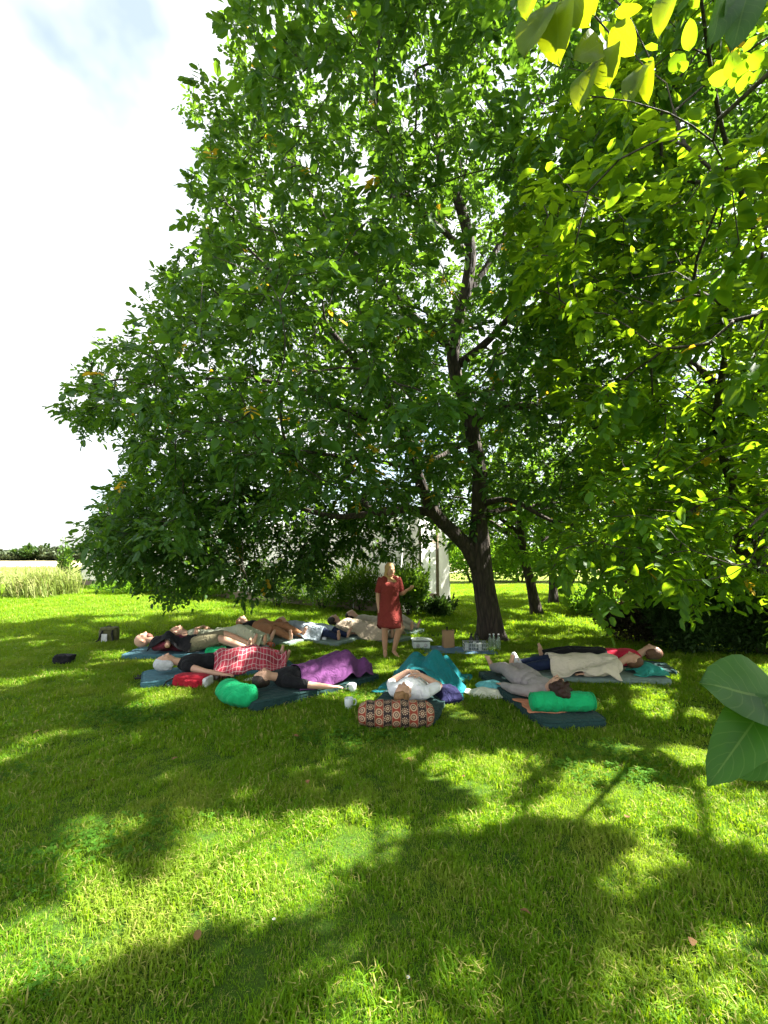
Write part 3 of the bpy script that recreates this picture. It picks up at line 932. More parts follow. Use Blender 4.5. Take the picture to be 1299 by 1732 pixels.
    # sky shows through a few openings of the upper crown
    for poly, pr in (([(480, 110), (540, 110), (540, 210), (480, 200)], 0.8), ([(560, 270), (640, 270), (640, 330), (500, 360)], 0.7), ([(850, 60), (960, 60), (960, 190), (860, 200)], 0.75), ([(750, 360), (780, 360), (790, 450), (745, 440)], 0.9), ([(810, 520), (870, 540), (860, 590), (810, 590)], 0.85), ([(650, 110), (700, 100), (700, 160), (650, 160)], 0.7)):
        keep &= ~(inpoly(q, poly) & (rng.random(len(p)) < pr))
    keep &= sun_keep(p, rng)
    keep &= clump(p, 0.75, 3, -0.48) | extra_low
    p = np.concatenate([thin(p[keep & ~extra_low], 0.335), thin(p[keep & extra_low], 0.31)])
    print('main tree clusters', len(p))
    return build_tree('walnut_tree', 'big old walnut tree with a forked dark trunk shading the resting people', (base[0], base[1]), limbs, p, rng, (M['leaf_main'], M['leaf_yellow']), parts=300, yellow=0.006, trunk_flare=.38,
                      leaf_kw=dict(ncomp=7, length=(0.065, 0.155), ratio=0.58))
main_tree()

RIGHTPOLY = [(875, -900), (858, 300), (845, 470), (900, 600), (985, 700), (985, 800), (940, 870), (915, 960), (940, 1040), (1060, 1060), (1140, 1090), (1240, 1060), (1299, 1085), (1900, 1100), (1900, -900)]
def right_tree():
    rng = np.random.default_rng(5)
    bx, by = 6.9, 8.6
    limbs = [([(bx, by, -0.1), (bx - .02, by, .5), (bx - .1, by - .1, 1.3), (bx - .2, by - .2, 2.2), (bx - .3, by - .5, 3.6), (bx - .3, by - .9, 5.2), (bx - .2, by - 1.2, 7.0), (bx, by - 1.2, 8.6)], [.33, .30, .27, .25, .19, .14, .09, .04]),
             ([(bx - .2, by - .2, 2.0), (5.0, 6.6, 2.9), (4.2, 5.7, 3.4), (3.5, 4.5, 4.1), (2.6, 3.7, 4.0), (2.3, 2.9, 4.2)], [.12, .08, .05, .026, .014, .007]),
             ([(bx - .25, by - .3, 2.9), (5.2, 6.2, 4.2), (4.5, 5.2, 5.0), (3.4, 4.3, 6.0), (2.4, 3.2, 6.5)], [.11, .06, .035, .02, .010]),
             ([(bx - .2, by - .2, 1.8), (5.6, 6.3, 2.2), (4.8, 5.2, 2.3), (3.8, 4.2, 2.3), (2.9, 3.4, 2.1), (2.3, 2.9, 1.9)], [.10, .07, .045, .028, .014, .006]),
             ([(bx - .3, by - .5, 3.4), (6.4, 5.8, 4.6), (6.5, 4.2, 5.2), (5.5, 2.7, 5.7), (4.8, 1.2, 5.3)], [.11, .07, .04, .025, .012]),
             ([(bx - .3, by - .7, 4.4), (7.4, 6.6, 5.8), (8.4, 6.2, 6.8)], [.11, .08, .03]),
             ([(bx - .3, by - .6, 4.0), (5.6, 8.2, 5.2), (5.2, 9.2, 6.0)], [.10, .07, .03]),
             ([(3.2, 4.2, 3.9), (2.9, 3.0, 3.4), (2.3, 2.0, 2.7), (1.6, 1.3, 2.1), (1.05, 0.95, 1.72), (0.82, 0.80, 1.52)], [.02, .014, .010, .007, .005, .003]),
             ([(2.5, 3.3, 4.0), (1.9, 2.4, 3.9), (1.3, 1.95, 3.75), (0.85, 1.75, 3.62)], [.007, .005, .0035, .002])]
    E = [((5.4, 5.0, 5.4), (3.6, 3.9, 3.6)), ((3.0, 3.6, 4.3), (1.9, 1.8, 1.7)), ((4.0, 4.6, 2.3), (2.2, 1.8, 1.3)), ((5.0, 7.5, 3.0), (2.2, 2.2, 2.2)), ((4.6, 2.2, 4.6), (2.4, 2.2, 1.8))]
    p = np.concatenate([sample_ellipsoids(E, 9000, rng, 0.45), sample_ellipsoids([((2.9, 1.2, 4.2), (1.3, 1.0, .8))], 500, rng, 1.0), sample_ellipsoids([((2.6, 4.0, 4.4), (1.7, 1.5, 1.7)), ((3.4, 4.4, 2.6), (1.8, 1.4, 1.2)), ((3.6, 3.5, 4.6), (1.6, 1.4, 2.2)), ((2.4, 5.0, 1.9), (1.0, .9, .8)), ((3.6, 5.4, 1.9), (1.3, 1.0, .9))], 3600, rng, .8)])  # second group: out-of-view foliage added to shade the spray beside the camera
    q = proj(p)
    keep = (q[:, 2] < 0.3) | inpoly(q, RIGHTPOLY)
    keep &= (p[:, 2] > np.where(q[:, 0] > 1150, 0.85, 1.0)) & (np.linalg.norm(p - CAM, axis=1) > 2.3)
    for poly, pr in (([(1060, 570), (1110, 570), (1110, 620), (1040, 620)], 0.9), ([(1150, 710), (1235, 710), (1225, 765), (1160, 760)], 0.95), ([(1215, 110), (1299, 110), (1299, 200), (1215, 190)], 0.6), ([(1220, 260), (1299, 240), (1299, 310), (1220, 310)], 0.6), ([(1270, 430), (1330, 430), (1330, 560), (1270, 520)], 0.8)):
        keep &= ~(inpoly(q, poly) & (rng.random(len(p)) < pr))
    keep &= sun_keep(p, rng)
    keep &= clump(p, 0.7, 9, -0.45)
    keep &= ~((p[:, 2] > 5.2) & (p[:, 0] > 3.5) & (rng.random(len(p)) < .78))
    for px, py, dep, rad in ((1000, 70, 1.9, .55), (1100, 480, 3.4, .6), (1200, 300, 3.2, .5), (1120, 900, 4.2, .5), (930, 350, 3.4, .6), (1000, 450, 3.6, .6), (1180, 560, 3.2, .5)):
        o = P(px, py, dep); v = p - o; t_ = v @ SUN
        keep &= ~((t_ > .25) & (np.linalg.norm(v - t_[:, None] * SUN, axis=1) < rad) & (rng.random(len(p)) < .9))
    p = thin(p[keep], 0.31)
    o = np.array([.62, .78, 1.5])
    p = np.concatenate([p, o + SUN * rng.uniform(1.5, 3.0, (26, 1)) + rng.normal(0, .22, (26, 3))])  # unseen clusters added in the near spray's sunbeam to keep it shaded
    print('right tree clusters', len(p))
    root = build_tree('walnut_tree', 'leafy walnut tree with low sunlit boughs reaching over the lawn', (bx, by), limbs, p, rng, (M['leaf_right'], M['leaf_yellow']), parts=270, yellow=0.004,
                      leaf_kw=dict(ncomp=6, length=(0.09, 0.15), ratio=0.6))
    off = np.array([bx, by, 0])
    def hand(key, b, t, wfrac, face):
        """one leaflet of a bough end, from its stalk point to its tip"""
        pr = protos(M[key].name, M[key])
        ax = t - b
        L = np.linalg.norm(ax); ax = ax / L
        nn = np.array(face, float); nn = unit(nn - ax * (nn @ ax))
        leaf_object(root, pr[RNG.integers(4)], b - off, ax, nn, L, L * wfrac)
    # leaf spray at the end of the low bough beside the camera
    for b, t, w, face in (((1330, 1190, .80), (1205, 1150, .74), .66, (-.1, -.8, .6)), ((1305, 1178, .78), (1212, 1310, .70), .40, (-.6, -.8, .3)), ((1340, 1165, .85), (1245, 1262, .90), .42, (.3, -.9, .4)),
                         ((1345, 1265, .86), (1245, 1310, .86), .5, (0, -.7, .7)), ((1345, 1210, .84), (1400, 1290, .8), .5, (0, -.6, .8)), ((1350, 1190, .84), (1420, 1150, .8), .5, (0, -.6, .8))):
        hand('leaf_near', P(*b), P(*t), w, face)
    # hanging leaf spray of the high bough, with the sun behind it
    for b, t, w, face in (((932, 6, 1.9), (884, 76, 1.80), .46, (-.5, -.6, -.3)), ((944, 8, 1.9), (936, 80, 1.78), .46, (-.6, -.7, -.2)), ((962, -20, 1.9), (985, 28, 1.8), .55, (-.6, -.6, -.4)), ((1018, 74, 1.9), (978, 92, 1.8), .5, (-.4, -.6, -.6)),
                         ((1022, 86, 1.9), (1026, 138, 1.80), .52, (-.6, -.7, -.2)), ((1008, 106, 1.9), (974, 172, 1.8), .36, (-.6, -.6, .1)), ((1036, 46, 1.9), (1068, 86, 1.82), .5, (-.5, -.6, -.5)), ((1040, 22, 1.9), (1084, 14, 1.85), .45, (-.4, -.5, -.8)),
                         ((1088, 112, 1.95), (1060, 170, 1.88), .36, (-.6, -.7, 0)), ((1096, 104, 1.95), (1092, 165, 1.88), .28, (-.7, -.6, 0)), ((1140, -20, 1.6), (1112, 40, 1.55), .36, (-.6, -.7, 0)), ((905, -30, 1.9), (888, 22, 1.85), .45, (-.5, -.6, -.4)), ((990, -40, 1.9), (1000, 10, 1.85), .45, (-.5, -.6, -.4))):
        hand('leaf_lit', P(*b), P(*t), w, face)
    for b, t, w, face in (((1232, -30, 1.3), (1212, 62, 1.25), .36, (.3, -.9, .3)), ((1268, -30, 1.3), (1246, 66, 1.25), .40, (-.2, -.9, .3))):
        hand('leaf_near', P(*b), P(*t), w, face)
    for pts in (((1470, 1120, .95), (1400, 1165, .88), (1345, 1188, .84), (1322, 1196, .80), (1302, 1182, .78)), ((1400, 1165, .88), (1375, 1240, .87), (1340, 1262, .86), (1268, 1243, .86)), ((1345, 1188, .84), (1338, 1168, .85))):
        mb = MB(); mb.tube([P(*a) - off for a in pts], np.linspace(.0045, .0022, len(pts)), 6)
        link('leaf_stalk', mb.mesh('leaf_stalk', True), M['twig'], root)
    for pts in (((940, -60, 1.95), (940, -5, 1.92), (1000, 20, 1.92), (1030, 55, 1.92), (1025, 95, 1.9)), ((1000, -40, 1.95), (1060, 20, 1.95), (1098, 98, 1.95))):
        mb = MB(); mb.tube([P(*a) - off for a in pts], np.linspace(.006, .003, len(pts)), 6)
        link('leaf_stalk', mb.mesh('leaf_stalk', True), M['twig'], root)
    return root
right_tree()

def small_tree(px, py, label, h, rad, seed, mat, lean=0.0, n=520, rt=0.16, group=None, crown_z=None, flat=0.75, leaf=(0.10, 0.17)):
    rng = np.random.default_rng(seed)
    b = G(px, py)
    cz = crown_z or h * 0.6
    limbs = [([(b[0], b[1], -.05), (b[0] - lean * .5, b[1], h * .16), (b[0] - lean, b[1], h * .30), (b[0] - lean * 1.2, b[1], h * .55), (b[0] - lean * 1.1, b[1], h * .8)], [rt * 1.15, rt, rt * .85, rt * .5, rt * .15])]
    for k in range(6):
        a = k * 1.05 + rng.random() * .6
        z0 = h * (0.24 + 0.04 * k)
        d = np.array([math.cos(a), math.sin(a), 0])
        s = np.array([b[0] - lean, b[1], z0])
        limbs.append(([s, s + d * rad * .3 + np.array([0, 0, h * .10]), s + d * rad * .6 + np.array([0, 0, h * .17]), s + d * rad * .85 + np.array([0, 0, h * .18])], [rt * .5, rt * .38, rt * .25, rt * .08]))
    E = [((b[0] - lean, b[1], cz), (rad, rad, h * .42)), ((b[0] - lean, b[1], cz - h * .12), (rad * 1.1, rad * 1.1, h * .25))]
    p = sample_ellipsoids(E, int(n * 2.2), rng, .4)
    p = p[p[:, 2] > 1.25]
    p = p[sun_keep(p, rng)]
    p = thin(p, 0.34)[:n]
    return build_tree('orchard_tree', label, (b[0], b[1]), limbs, p, rng, (mat, M['leaf_yellow']), group=group, sides=12, trunk_flare=.4, leaf_kw=dict(ncomp=6, length=leaf, ratio=.55))
small_tree(909, 1042, 'slim young tree with a leaning trunk behind the big walnut', 6.0, 2.6, 21, M['leaf_orchard'], lean=.35, rt=.13, n=480)
small_tree(936, 1022, 'second slim tree standing farther back in the orchard', 6.0, 2.4, 22, M['leaf_orchard'], lean=.0, rt=.13, n=380)
small_tree(1075, 1016, 'rounded orchard tree behind the low boughs', 6.5, 3.0, 23, M['leaf_orchard'], n=420)
small_tree(1220, 1012, 'dense orchard tree behind the dark shrubs', 7.5, 3.4, 24, M['leaf_shrub'], n=420)
small_tree(1440, 1025, 'tall leafy tree at the orchard edge beyond the dark shrubs', 8.0, 3.4, 25, M['leaf_shrub'], n=380)

# ------------------------------------------------------------------ shrubs and hedges
def shrub(name, label, c, r, n, rng, mat, leaf=(0.05, 0.09), ratio=.5, group=None, cat='shrub', stems=7, up=0.5, mats2=None):
    root = empty(name, (c[0], c[1], 0), 0, label, cat, group)
    lob = [(np.array([0, 0, r[2] * .5]), np.array([r[0], r[1], r[2] * .5]) * .85)]
    for k in range(7):
        a = rng.random() * 6.28
        lob.append((np.array([math.cos(a) * r[0] * .55, math.sin(a) * r[1] * .55, r[2] * rng.uniform(.3, .75)]), np.array([r[0] * .5, r[1] * .5, r[2] * .28]) * rng.uniform(.7, 1.15)))
    p = sample_ellipsoids(lob, n, rng, .25)
    p = p + rng.normal(0, .07, p.shape) * np.array(r)
    sh = []
    for _ in range(16):
        a = rng.random() * 6.28; q_ = math.sqrt(rng.random()) * .85
        b0 = np.array([math.cos(a) * r[0] * q_, math.sin(a) * r[1] * q_, r[2] * .3]); b1 = b0 * np.array([1.25, 1.25, 0]) + np.array([0, 0, r[2] * rng.uniform(.8, 1.3)])
        t_ = rng.random((max(8, n // 70), 1))
        sh.append(b0 + (b1 - b0) * t_ + rng.normal(0, .045, (len(t_), 3)) * np.array(r) * (1.2 - t_))
    p = np.concatenate([p] + sh)
    p = p[p[:, 2] > 0.03]
    k = len(p)
    ax = unit(unit(p - np.array([0, 0, r[2] * .35])) + rng.normal(0, .6, (k, 3)) + np.array([0, 0, up]))
    nn = rng.normal(0, .6, (k, 3)) + np.array([0, 0, 1.0])
    nn = unit(nn - ax * (nn * ax).sum(1, keepdims=True))
    L = rng.uniform(*leaf, k)
    f = link('foliage', leaves_mesh('foliage', p, ax, nn, L, L * ratio), mat, root)
    f['kind'] = 'stuff'
    for s in range(stems):
        a = rng.random() * 6.28
        e = np.array([math.cos(a) * r[0] * .6, math.sin(a) * r[1] * .6, r[2] * rng.uniform(.6, .95)])
        mb = MB(); mb.tube([e * np.array([.1, .1, -.02]), e * np.array([.35, .35, .4]), e * np.array([.7, .7, .75]), e], [.02 * r[2], .016 * r[2], .01 * r[2], .004], 5)
        link('stem', mb.mesh('stem', True), M['twig'], root)
    return root
srng = np.random.default_rng(31)
def pshrub(px, py, w, h, label, mat, n, **kw):
    b = G(px, py)
    d = b[1]
    return shrub(kw.pop('name', 'shrub'), label, b, (w * d / F_PX / 2, w * d / F_PX / 2 * .8, h * d / F_PX), n, srng, mat, **kw)
pshrub(545, 1032, 100, 74, 'pale leafy weeds along the polytunnel side', M['leaf_orchard'], 4200, leaf=(.05, .10), ratio=.3, up=1.2)
pshrub(468, 1028, 95, 66, 'low weedy bush at the polytunnel side, beyond the drooping walnut branches', M['leaf_shrub'], 3600, leaf=(.05, .10), ratio=.35, up=1.0)
pshrub(612, 1034, 90, 78, 'leafy bush behind the woman in the red dress', M['leaf_shrub'], 3600, leaf=(.06, .11))
pshrub(692, 1042, 70, 84, 'green bush with thin twigs at the polytunnel end', M['leaf_shrub'], 3600, leaf=(.07, .12))
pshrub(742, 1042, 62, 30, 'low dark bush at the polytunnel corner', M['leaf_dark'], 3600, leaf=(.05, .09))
pshrub(350, 1012, 110, 30, 'strip of rough weeds below the polytunnel film', M['leaf_orchard'], 3600, leaf=(.07, .13), ratio=.25, up=1.3)
pshrub(215, 1004, 110, 24, 'rough weeds at the far end of the polytunnel', M['leaf_orchard'], 3200, leaf=(.08, .16), ratio=.25, up=1.3)
pshrub(107, 1000, 22, 74, 'thin green sapling on the meadow edge', M['leaf_shrub'], 700, leaf=(.10, .16), cat='sapling', name='sapling', stems=2)
pshrub(1075, 1085, 120, 62, 'dusky leaved shrub behind the resting pair', M['leaf_purple'], 5200, leaf=(.05, .10))
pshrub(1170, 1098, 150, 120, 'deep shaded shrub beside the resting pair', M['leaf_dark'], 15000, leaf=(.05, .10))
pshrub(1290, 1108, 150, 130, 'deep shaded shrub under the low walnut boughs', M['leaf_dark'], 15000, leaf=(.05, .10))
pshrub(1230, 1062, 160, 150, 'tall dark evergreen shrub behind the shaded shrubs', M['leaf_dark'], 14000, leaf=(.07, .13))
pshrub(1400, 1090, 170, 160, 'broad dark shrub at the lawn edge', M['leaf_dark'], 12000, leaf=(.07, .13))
pshrub(1000, 1040, 90, 40, 'low sunlit bush beyond the resting pair', M['leaf_orchard'], 3000, leaf=(.06, .11))
frng = np.random.default_rng(41)
for i, (px, py, w, h, t) in enumerate(((800, 985, 130, 75, 'pale green hedge bush across the meadow, beside the polytunnel'), (880, 984, 120, 62, 'pale green hedge bush across the meadow, behind the slim trees'), (965, 984, 130, 80, 'rounded hedge bush across the meadow, beyond the second slim tree'), (1060, 986, 140, 95, 'high hedge bush across the meadow, beyond the orchard'), (1170, 988, 150, 110, 'broad hedge bush across the meadow, behind the dense orchard tree'), (1290, 990, 160, 120, 'tall hedge bush across the meadow, behind the dark shrubs'))):
    b = G(px, py); d = b[1]
    shrub('hedge_bush', t, b, (w * d / F_PX / 2, 1.6, h * d / F_PX), 5000, frng, M['leaf_orchard'], leaf=(.12, .22), group='hedge bushes across the meadow')
far = [(-60, 16, 70), (-5, 19, 80), (35, 21, 60), (66, 28, 62), (98, 25, 60), (135, 24, 70), (185, 22, 80), (240, 22, 80), (300, 20, 80), (370, 22, 90), (440, 20, 90)]
for i, (px, h, w) in enumerate(far):
    h *= .72; b = G(px, 948); d = b[1]
    shrub('hedgerow_bush', 'dark round bush standing out in the far hedgerow' if px == 66 else 'distant hedgerow bush beyond the straw coloured field', b, (w * d / F_PX / 2, 4.0, h * d / F_PX), 3200, frng,
          M['leaf_dark'] if px == 66 else M['leaf_far'], leaf=(.35, .7), ratio=.7, group=None if px == 66 else 'bushes of the far hedgerow', stems=3)

# ------------------------------------------------------------------ polytunnel
def polytunnel():
    a = G(722, 1030)           # middle of the near end
    b = P(190, 990, 25.0); b[2] = 0
    ax = unit(np.array([b[0] - a[0], b[1] - a[1], 0])); Lt = float(np.linalg.norm((b - a)[:2])) 
    root = empty('polytunnel', (a[0], a[1], 0), math.atan2(ax[1], ax[0]), 'white plastic polytunnel greenhouse with a torn end sheet, behind the weeds', 'greenhouse')
    rng = np.random.default_rng(3)
    Wd, Ht = 1.55, 2.85
    def arch(t, k=1.0):
        s = abs(math.cos(t)) ** 0.75 * (1 if math.cos(t) >= 0 else -1)
        return s * Wd * k, (math.sin(t) ** 0.62 if math.sin(t) > 1e-6 else 0) * Ht * k
    nt, nl = 36, 70
    R = []
    for i in range(nl):
        x = Lt * i / (nl - 1)
        sag = 0.03 * (1 - math.cos(2 * math.pi * x / 1.6)) 
        row = []
        for j in range(nt):
            t = math.pi * j / (nt - 1)
            y, z = arch(t, 1 - sag * .35 + rng.normal(0, .003))
            row.append((x, y, z))
        R.append(row)
    mb = MB(); mb.rings(R, cap=False, closed=False)
    link('cover_sheet', mb.mesh('cover_sheet', True), M['film'], root)
    for i in range(int(Lt / 1.6) + 1):
        pts = [(i * 1.6 + .0, *[v * 1.006 for v in arch(math.pi * j / 24)]) for j in range(25)]
        mb = MB(); mb.tube(pts, .022, 6)
        link('hoop', mb.mesh('hoop', True), M['white_metal'], root)
    # end wall, in two sheets beside a door opening
    for s, lo, hi in ((-1, .42, 1.0), (1, .30, 1.0)):
        R = []
        for q in np.linspace(lo, hi, 8):
            y = s * Wd * q
            zt = Ht * (1 - min(1, abs(q)) ** (1 / .75 * 2)) ** .31 if q < 1 else 0.02
            R.append([(-.012 + .03 * math.sin(9 * q + 4 * z), y, zt * z) for z in np.linspace(0, 1, 10)])
        mb = MB(); mb.rings(R, cap=False, closed=False)
        link('end_sheet', mb.mesh('end_sheet', True), M['film'], root)
    for y in (-.65, .46):
        mb = MB(); mb.box((-.03, y, 1.25), (.07, .08, 2.5)); link('door_post', mb.mesh('door_post'), M['wood'], root)
    mb = MB(); mb.box((-.03, -.09, 2.05), (.06, 1.03, .08)); link('door_lintel', mb.mesh('door_lintel'), M['wood'], root)
    for s in (-1, 1):
        mb = MB(); mb.box((Lt / 2, s * (Wd - .01), .16), (Lt, .05, .32)); link('base_board', mb.mesh('base_board'), M['wood'], root)
polytunnel()

# ------------------------------------------------------------------ mats, cushions, cloth
MATS = []      # footprints kept free of grass
def mat_thing(label, centre, ang, size, mat, group=None, h=0.07, name='foam_mat'):
    root = empty(name, (centre[0], centre[1], 0), ang, label, 'mat', group)
    rng = np.random.default_rng(int(abs(centre[0] * 97 + centre[1] * 31)))
    nx, ny = 22, 9
    hx, hy = size[0] / 2, size[1] / 2
    mb = MB()
    R = []
    prof = [(0, 1), (.014, 1.0), (h * .5, 1.012), (h - .016, 1.0), (h - .004, .985), (h, .96)]
    th = np.linspace(0, 2 * np.pi, 64, endpoint=False)
    for z, k in prof:
        c, s_ = np.cos(th), np.sin(th)
        R.append(np.stack([np.sign(c) * np.abs(c) ** .16 * hx * k, np.sign(s_) * np.abs(s_) ** .16 * hy * k, np.full(64, z) + (0.006 * np.sin(3 * th + centre[0]) if z > .02 else 0)], 1))
    for k in (.8, .5, .2):
        c, s_ = np.cos(th), np.sin(th)
        R.append(np.stack([np.sign(c) * np.abs(c) ** .2 * hx * .96 * k, np.sign(s_) * np.abs(s_) ** .2 * hy * .96 * k, h + rng.normal(0, .002, 64)], 1))
    mb.rings(R)
    link('pad', mb.mesh('pad', True), mat, root)
    sm = MB()
    for z in (h - .010, .012):
        c, s_ = np.cos(th), np.sin(th)
        pts = np.stack([np.sign(c) * np.abs(c) ** .16 * hx * 1.004, np.sign(s_) * np.abs(s_) ** .16 * hy * 1.004, np.full(64, z)], 1)
        sm.tube(np.vstack([pts, pts[:1]]), .005, 5, cap=False)
    link('seam_piping', sm.mesh('seam_piping', True), mat, root)
    MATS.append((centre[0], centre[1], ang, hx, hy))
    return root

def bolster_mesh(name, length, rx, rz, bend=0.0, wr=0.02, seed=0, n=44, k=36, power=.45):
    """stuffed roll along X lying on z=0, with UVs along and around"""
    rng = np.random.default_rng(seed)
    ph = rng.random(6) * 6.28
    R = []
    for i in range(n):
        t = -1 + 2 * i / (n - 1)
        e = max(0.03, (1 - abs(t) ** 7)) ** power
        th = np.linspace(0, 2 * np.pi, k, endpoint=False)
        w = 1 + wr * (np.sin(7 * t * 3 + 2 * th + ph[0]) + .6 * np.sin(13 * t + 3 * th + ph[1]) + .5 * np.sin(5 * th + ph[2] + 9 * t))
        y = np.cos(th) * rx * e * w
        z = rz + np.sin(th) * rz * e * w
        z = np.maximum(z, 0.004)
        x = np.full(k, t * length / 2)
        if bend:
            a = t * bend
            rad = length / 2 / bend
            x2 = (rad - y) * math.sin(a); y2 = rad - (rad - y) * math.cos(a)
            x, y = x2, y2 - rad * (1 - math.cos(bend)) * .5
        R.append(np.stack([x, y, z], 1))
    me = MB().rings(R).mesh(name, True)
    uv = me.uv_layers.new(name='UVMap')
    data = np.zeros((len(me.loops), 2), np.float32)
    vi = np.zeros(len(me.loops), np.int32); me.loops.foreach_get('vertex_index', vi)
    data[:, 0] = (vi // k) / (n - 1)
    data[:, 1] = (vi % k) / k
    # close the seam around the roll
    ls = 0
    for p in me.polygons:
        if p.loop_total == 4:
            idx = list(p.loop_indices)
            vs = [data[q, 1] for q in idx]
            if max(vs) - min(vs) > .5:
                for q in idx:
                    if data[q, 1] < .5: data[q, 1] += 1
    uv.data.foreach_set('uv', data.ravel())
    return me

def pillow_mesh(name, lx, ly, h, seed=0, n=26):
    rng = np.random.default_rng(seed)
    g = np.linspace(-1, 1, n)
    X, Y = np.meshgrid(g, g, indexing='ij')
    d = (1 - np.abs(X) ** 3.2).clip(0) * (1 - np.abs(Y) ** 3.2).clip(0)
    pin = 1 - .10 * (X * X * Y * Y)
    wr = 1 + .05 * np.sin(5 * X + 3 * Y + rng.random() * 6) + .04 * np.sin(9 * Y - 4 * X + rng.random() * 6)
    e = d ** .5 * wr
    top = np.stack([X * lx / 2 * (1 - .06 * (1 - Y * Y)), Y * ly / 2 * (1 - .06 * (1 - X * X)), h * .42 + h * .58 * e], -1)
    bot = top.copy(); bot[..., 2] = np.maximum(h * .42 - h * .5 * e, .0)
    idx = np.arange(n * n).reshape(n, n)
    q = np.stack([idx[:-1, :-1], idx[1:, :-1], idx[1:, 1:], idx[:-1, 1:]], -1).reshape(-1, 4)
    V = np.concatenate([top.reshape(-1, 3), bot.reshape(-1, 3)])
    F = np.concatenate([q, q[:, ::-1] + n * n])
    rim = np.concatenate([idx[0, :], idx[1:, -1], idx[-1, -2::-1], idx[-2:0:-1, 0]])
    r2 = np.roll(rim, -1)
    F = np.concatenate([F, np.stack([r2, rim, rim + n * n, r2 + n * n], 1)])
    return np_mesh(name, V, F, smooth=True)

def prim_height(prims, X, Y):
    """upper surface of the body shapes over a grid"""
    Z = np.full(X.shape, -1.0)
    for p in prims:
        if p[0] == 'c':
            a, ra, b, rb = map(np.asarray, p[1:5])
            for t in np.linspace(0, 1, 14):
                c = a + (b - a) * t; r = ra + (rb - ra) * t
                d2 = (X - c[0]) ** 2 + (Y - c[1]) ** 2
                Z = np.maximum(Z, np.where(d2 < r * r, c[2] + np.sqrt(np.maximum(r * r - d2, 0)), -1))
        else:
            c, r = np.asarray(p[1]), np.asarray(p[2])
            d2 = ((X - c[0]) / r[0]) ** 2 + ((Y - c[1]) / r[1]) ** 2
            Z = np.maximum(Z, np.where(d2 < 1, c[2] + r[2] * np.sqrt(np.maximum(1 - d2, 0)), -1))
    return Z

def drape_mesh(name, prims, x0, x1, hw, mat_half, mat_h, seed=0, slope=1.15, wr=.012, lift=.016, edge=None, step=.022, skew=0.0):
    rng = np.random.default_rng(seed)
    nx, ny = max(8, int(abs(x1 - x0) / step)), max(8, int(2 * hw / step))
    u, v = np.linspace(0, 1, nx), np.linspace(-1, 1, ny)
    U, V = np.meshgrid(u, v, indexing='ij')
    wob = 1 + .05 * np.sin(7 * U + rng.random() * 6) + .04 * np.sin(15 * U + rng.random() * 6)
    X = x0 + (x1 - x0) * U + .04 * np.sin(4 * V + rng.random() * 6) * np.where(U < .5, 1, .6) + skew * V
    Y = V * hw * wob
    base = np.where((np.abs(Y) > mat_half), -mat_h + .02, .0)
    Z = np.maximum(prim_height(prims, X, Y), base)
    dx, dy = abs(x1 - x0) / (nx - 1), 2 * hw / (ny - 1)
    for _ in range(60):
        Z0 = Z.copy()
        Z[1:] = np.maximum(Z[1:], Z[:-1] - slope * dx); Z[:-1] = np.maximum(Z[:-1], Z[1:] - slope * dx)
        Z[:, 1:] = np.maximum(Z[:, 1:], Z[:, :-1] - slope * 1.3 * dy); Z[:, :-1] = np.maximum(Z[:, :-1], Z[:, 1:] - slope * 1.3 * dy)
        if np.abs(Z - Z0).max() < 1e-4: break
    Zb = Z.copy()
    for _ in range(3):
        Zp = np.pad(Z, 1, mode='edge')
        Z = (Zp[1:-1, 1:-1] * 2 + Zp[2:, 1:-1] + Zp[:-2, 1:-1] + Zp[1:-1, 2:] + Zp[1:-1, :-2]) / 6
    Z = np.maximum(Z, Zb - .012)
    a = rng.random(8) * 6.28
    W = (np.sin(13 * X + 6 * Y + a[0] + 2 * np.sin(5 * Y + a[1])) + .8 * np.sin(-9 * X + 17 * Y + a[2] + 1.5 * np.sin(6 * X + a[3])) + .6 * np.sin(27 * X - 8 * Y + a[4]) + .5 * np.sin(31 * Y + 5 * X + a[5]))
    sharp = np.sign(W) * np.abs(W / 2.9) ** .8
    Z = Z + lift + wr * (sharp + .6)
    V3 = np.stack([X, Y, Z], -1).reshape(-1, 3)
    idx = np.arange(nx * ny).reshape(nx, ny)
    q = np.stack([idx[:-1, :-1], idx[1:, :-1], idx[1:, 1:], idx[:-1, 1:]], -1).reshape(-1, 4)
    if x1 < x0: q = q[:, ::-1]
    me = np_mesh(name, V3, q, smooth=True)
    uv = me.uv_layers.new(name='UVMap')
    vi = np.zeros(len(me.loops), np.int32); me.loops.foreach_get('vertex_index', vi)
    UVv = np.stack([U.ravel() * abs(x1 - x0), (V.ravel() + 1) * hw], 1)
    uv.data.foreach_set('uv', UVv[vi].astype(np.float32).ravel())
    return me

def cloth_object(name, me, mat, label, cat, loc, ang, parent=None, thick=.007, group=None):
    o = link(name, me, mat, parent, loc, (0, 0, ang))
    s = o.modifiers.new('thickness', 'SOLIDIFY'); s.thickness = thick; s.offset = -1
    tag(o, label, cat, group)
    return o

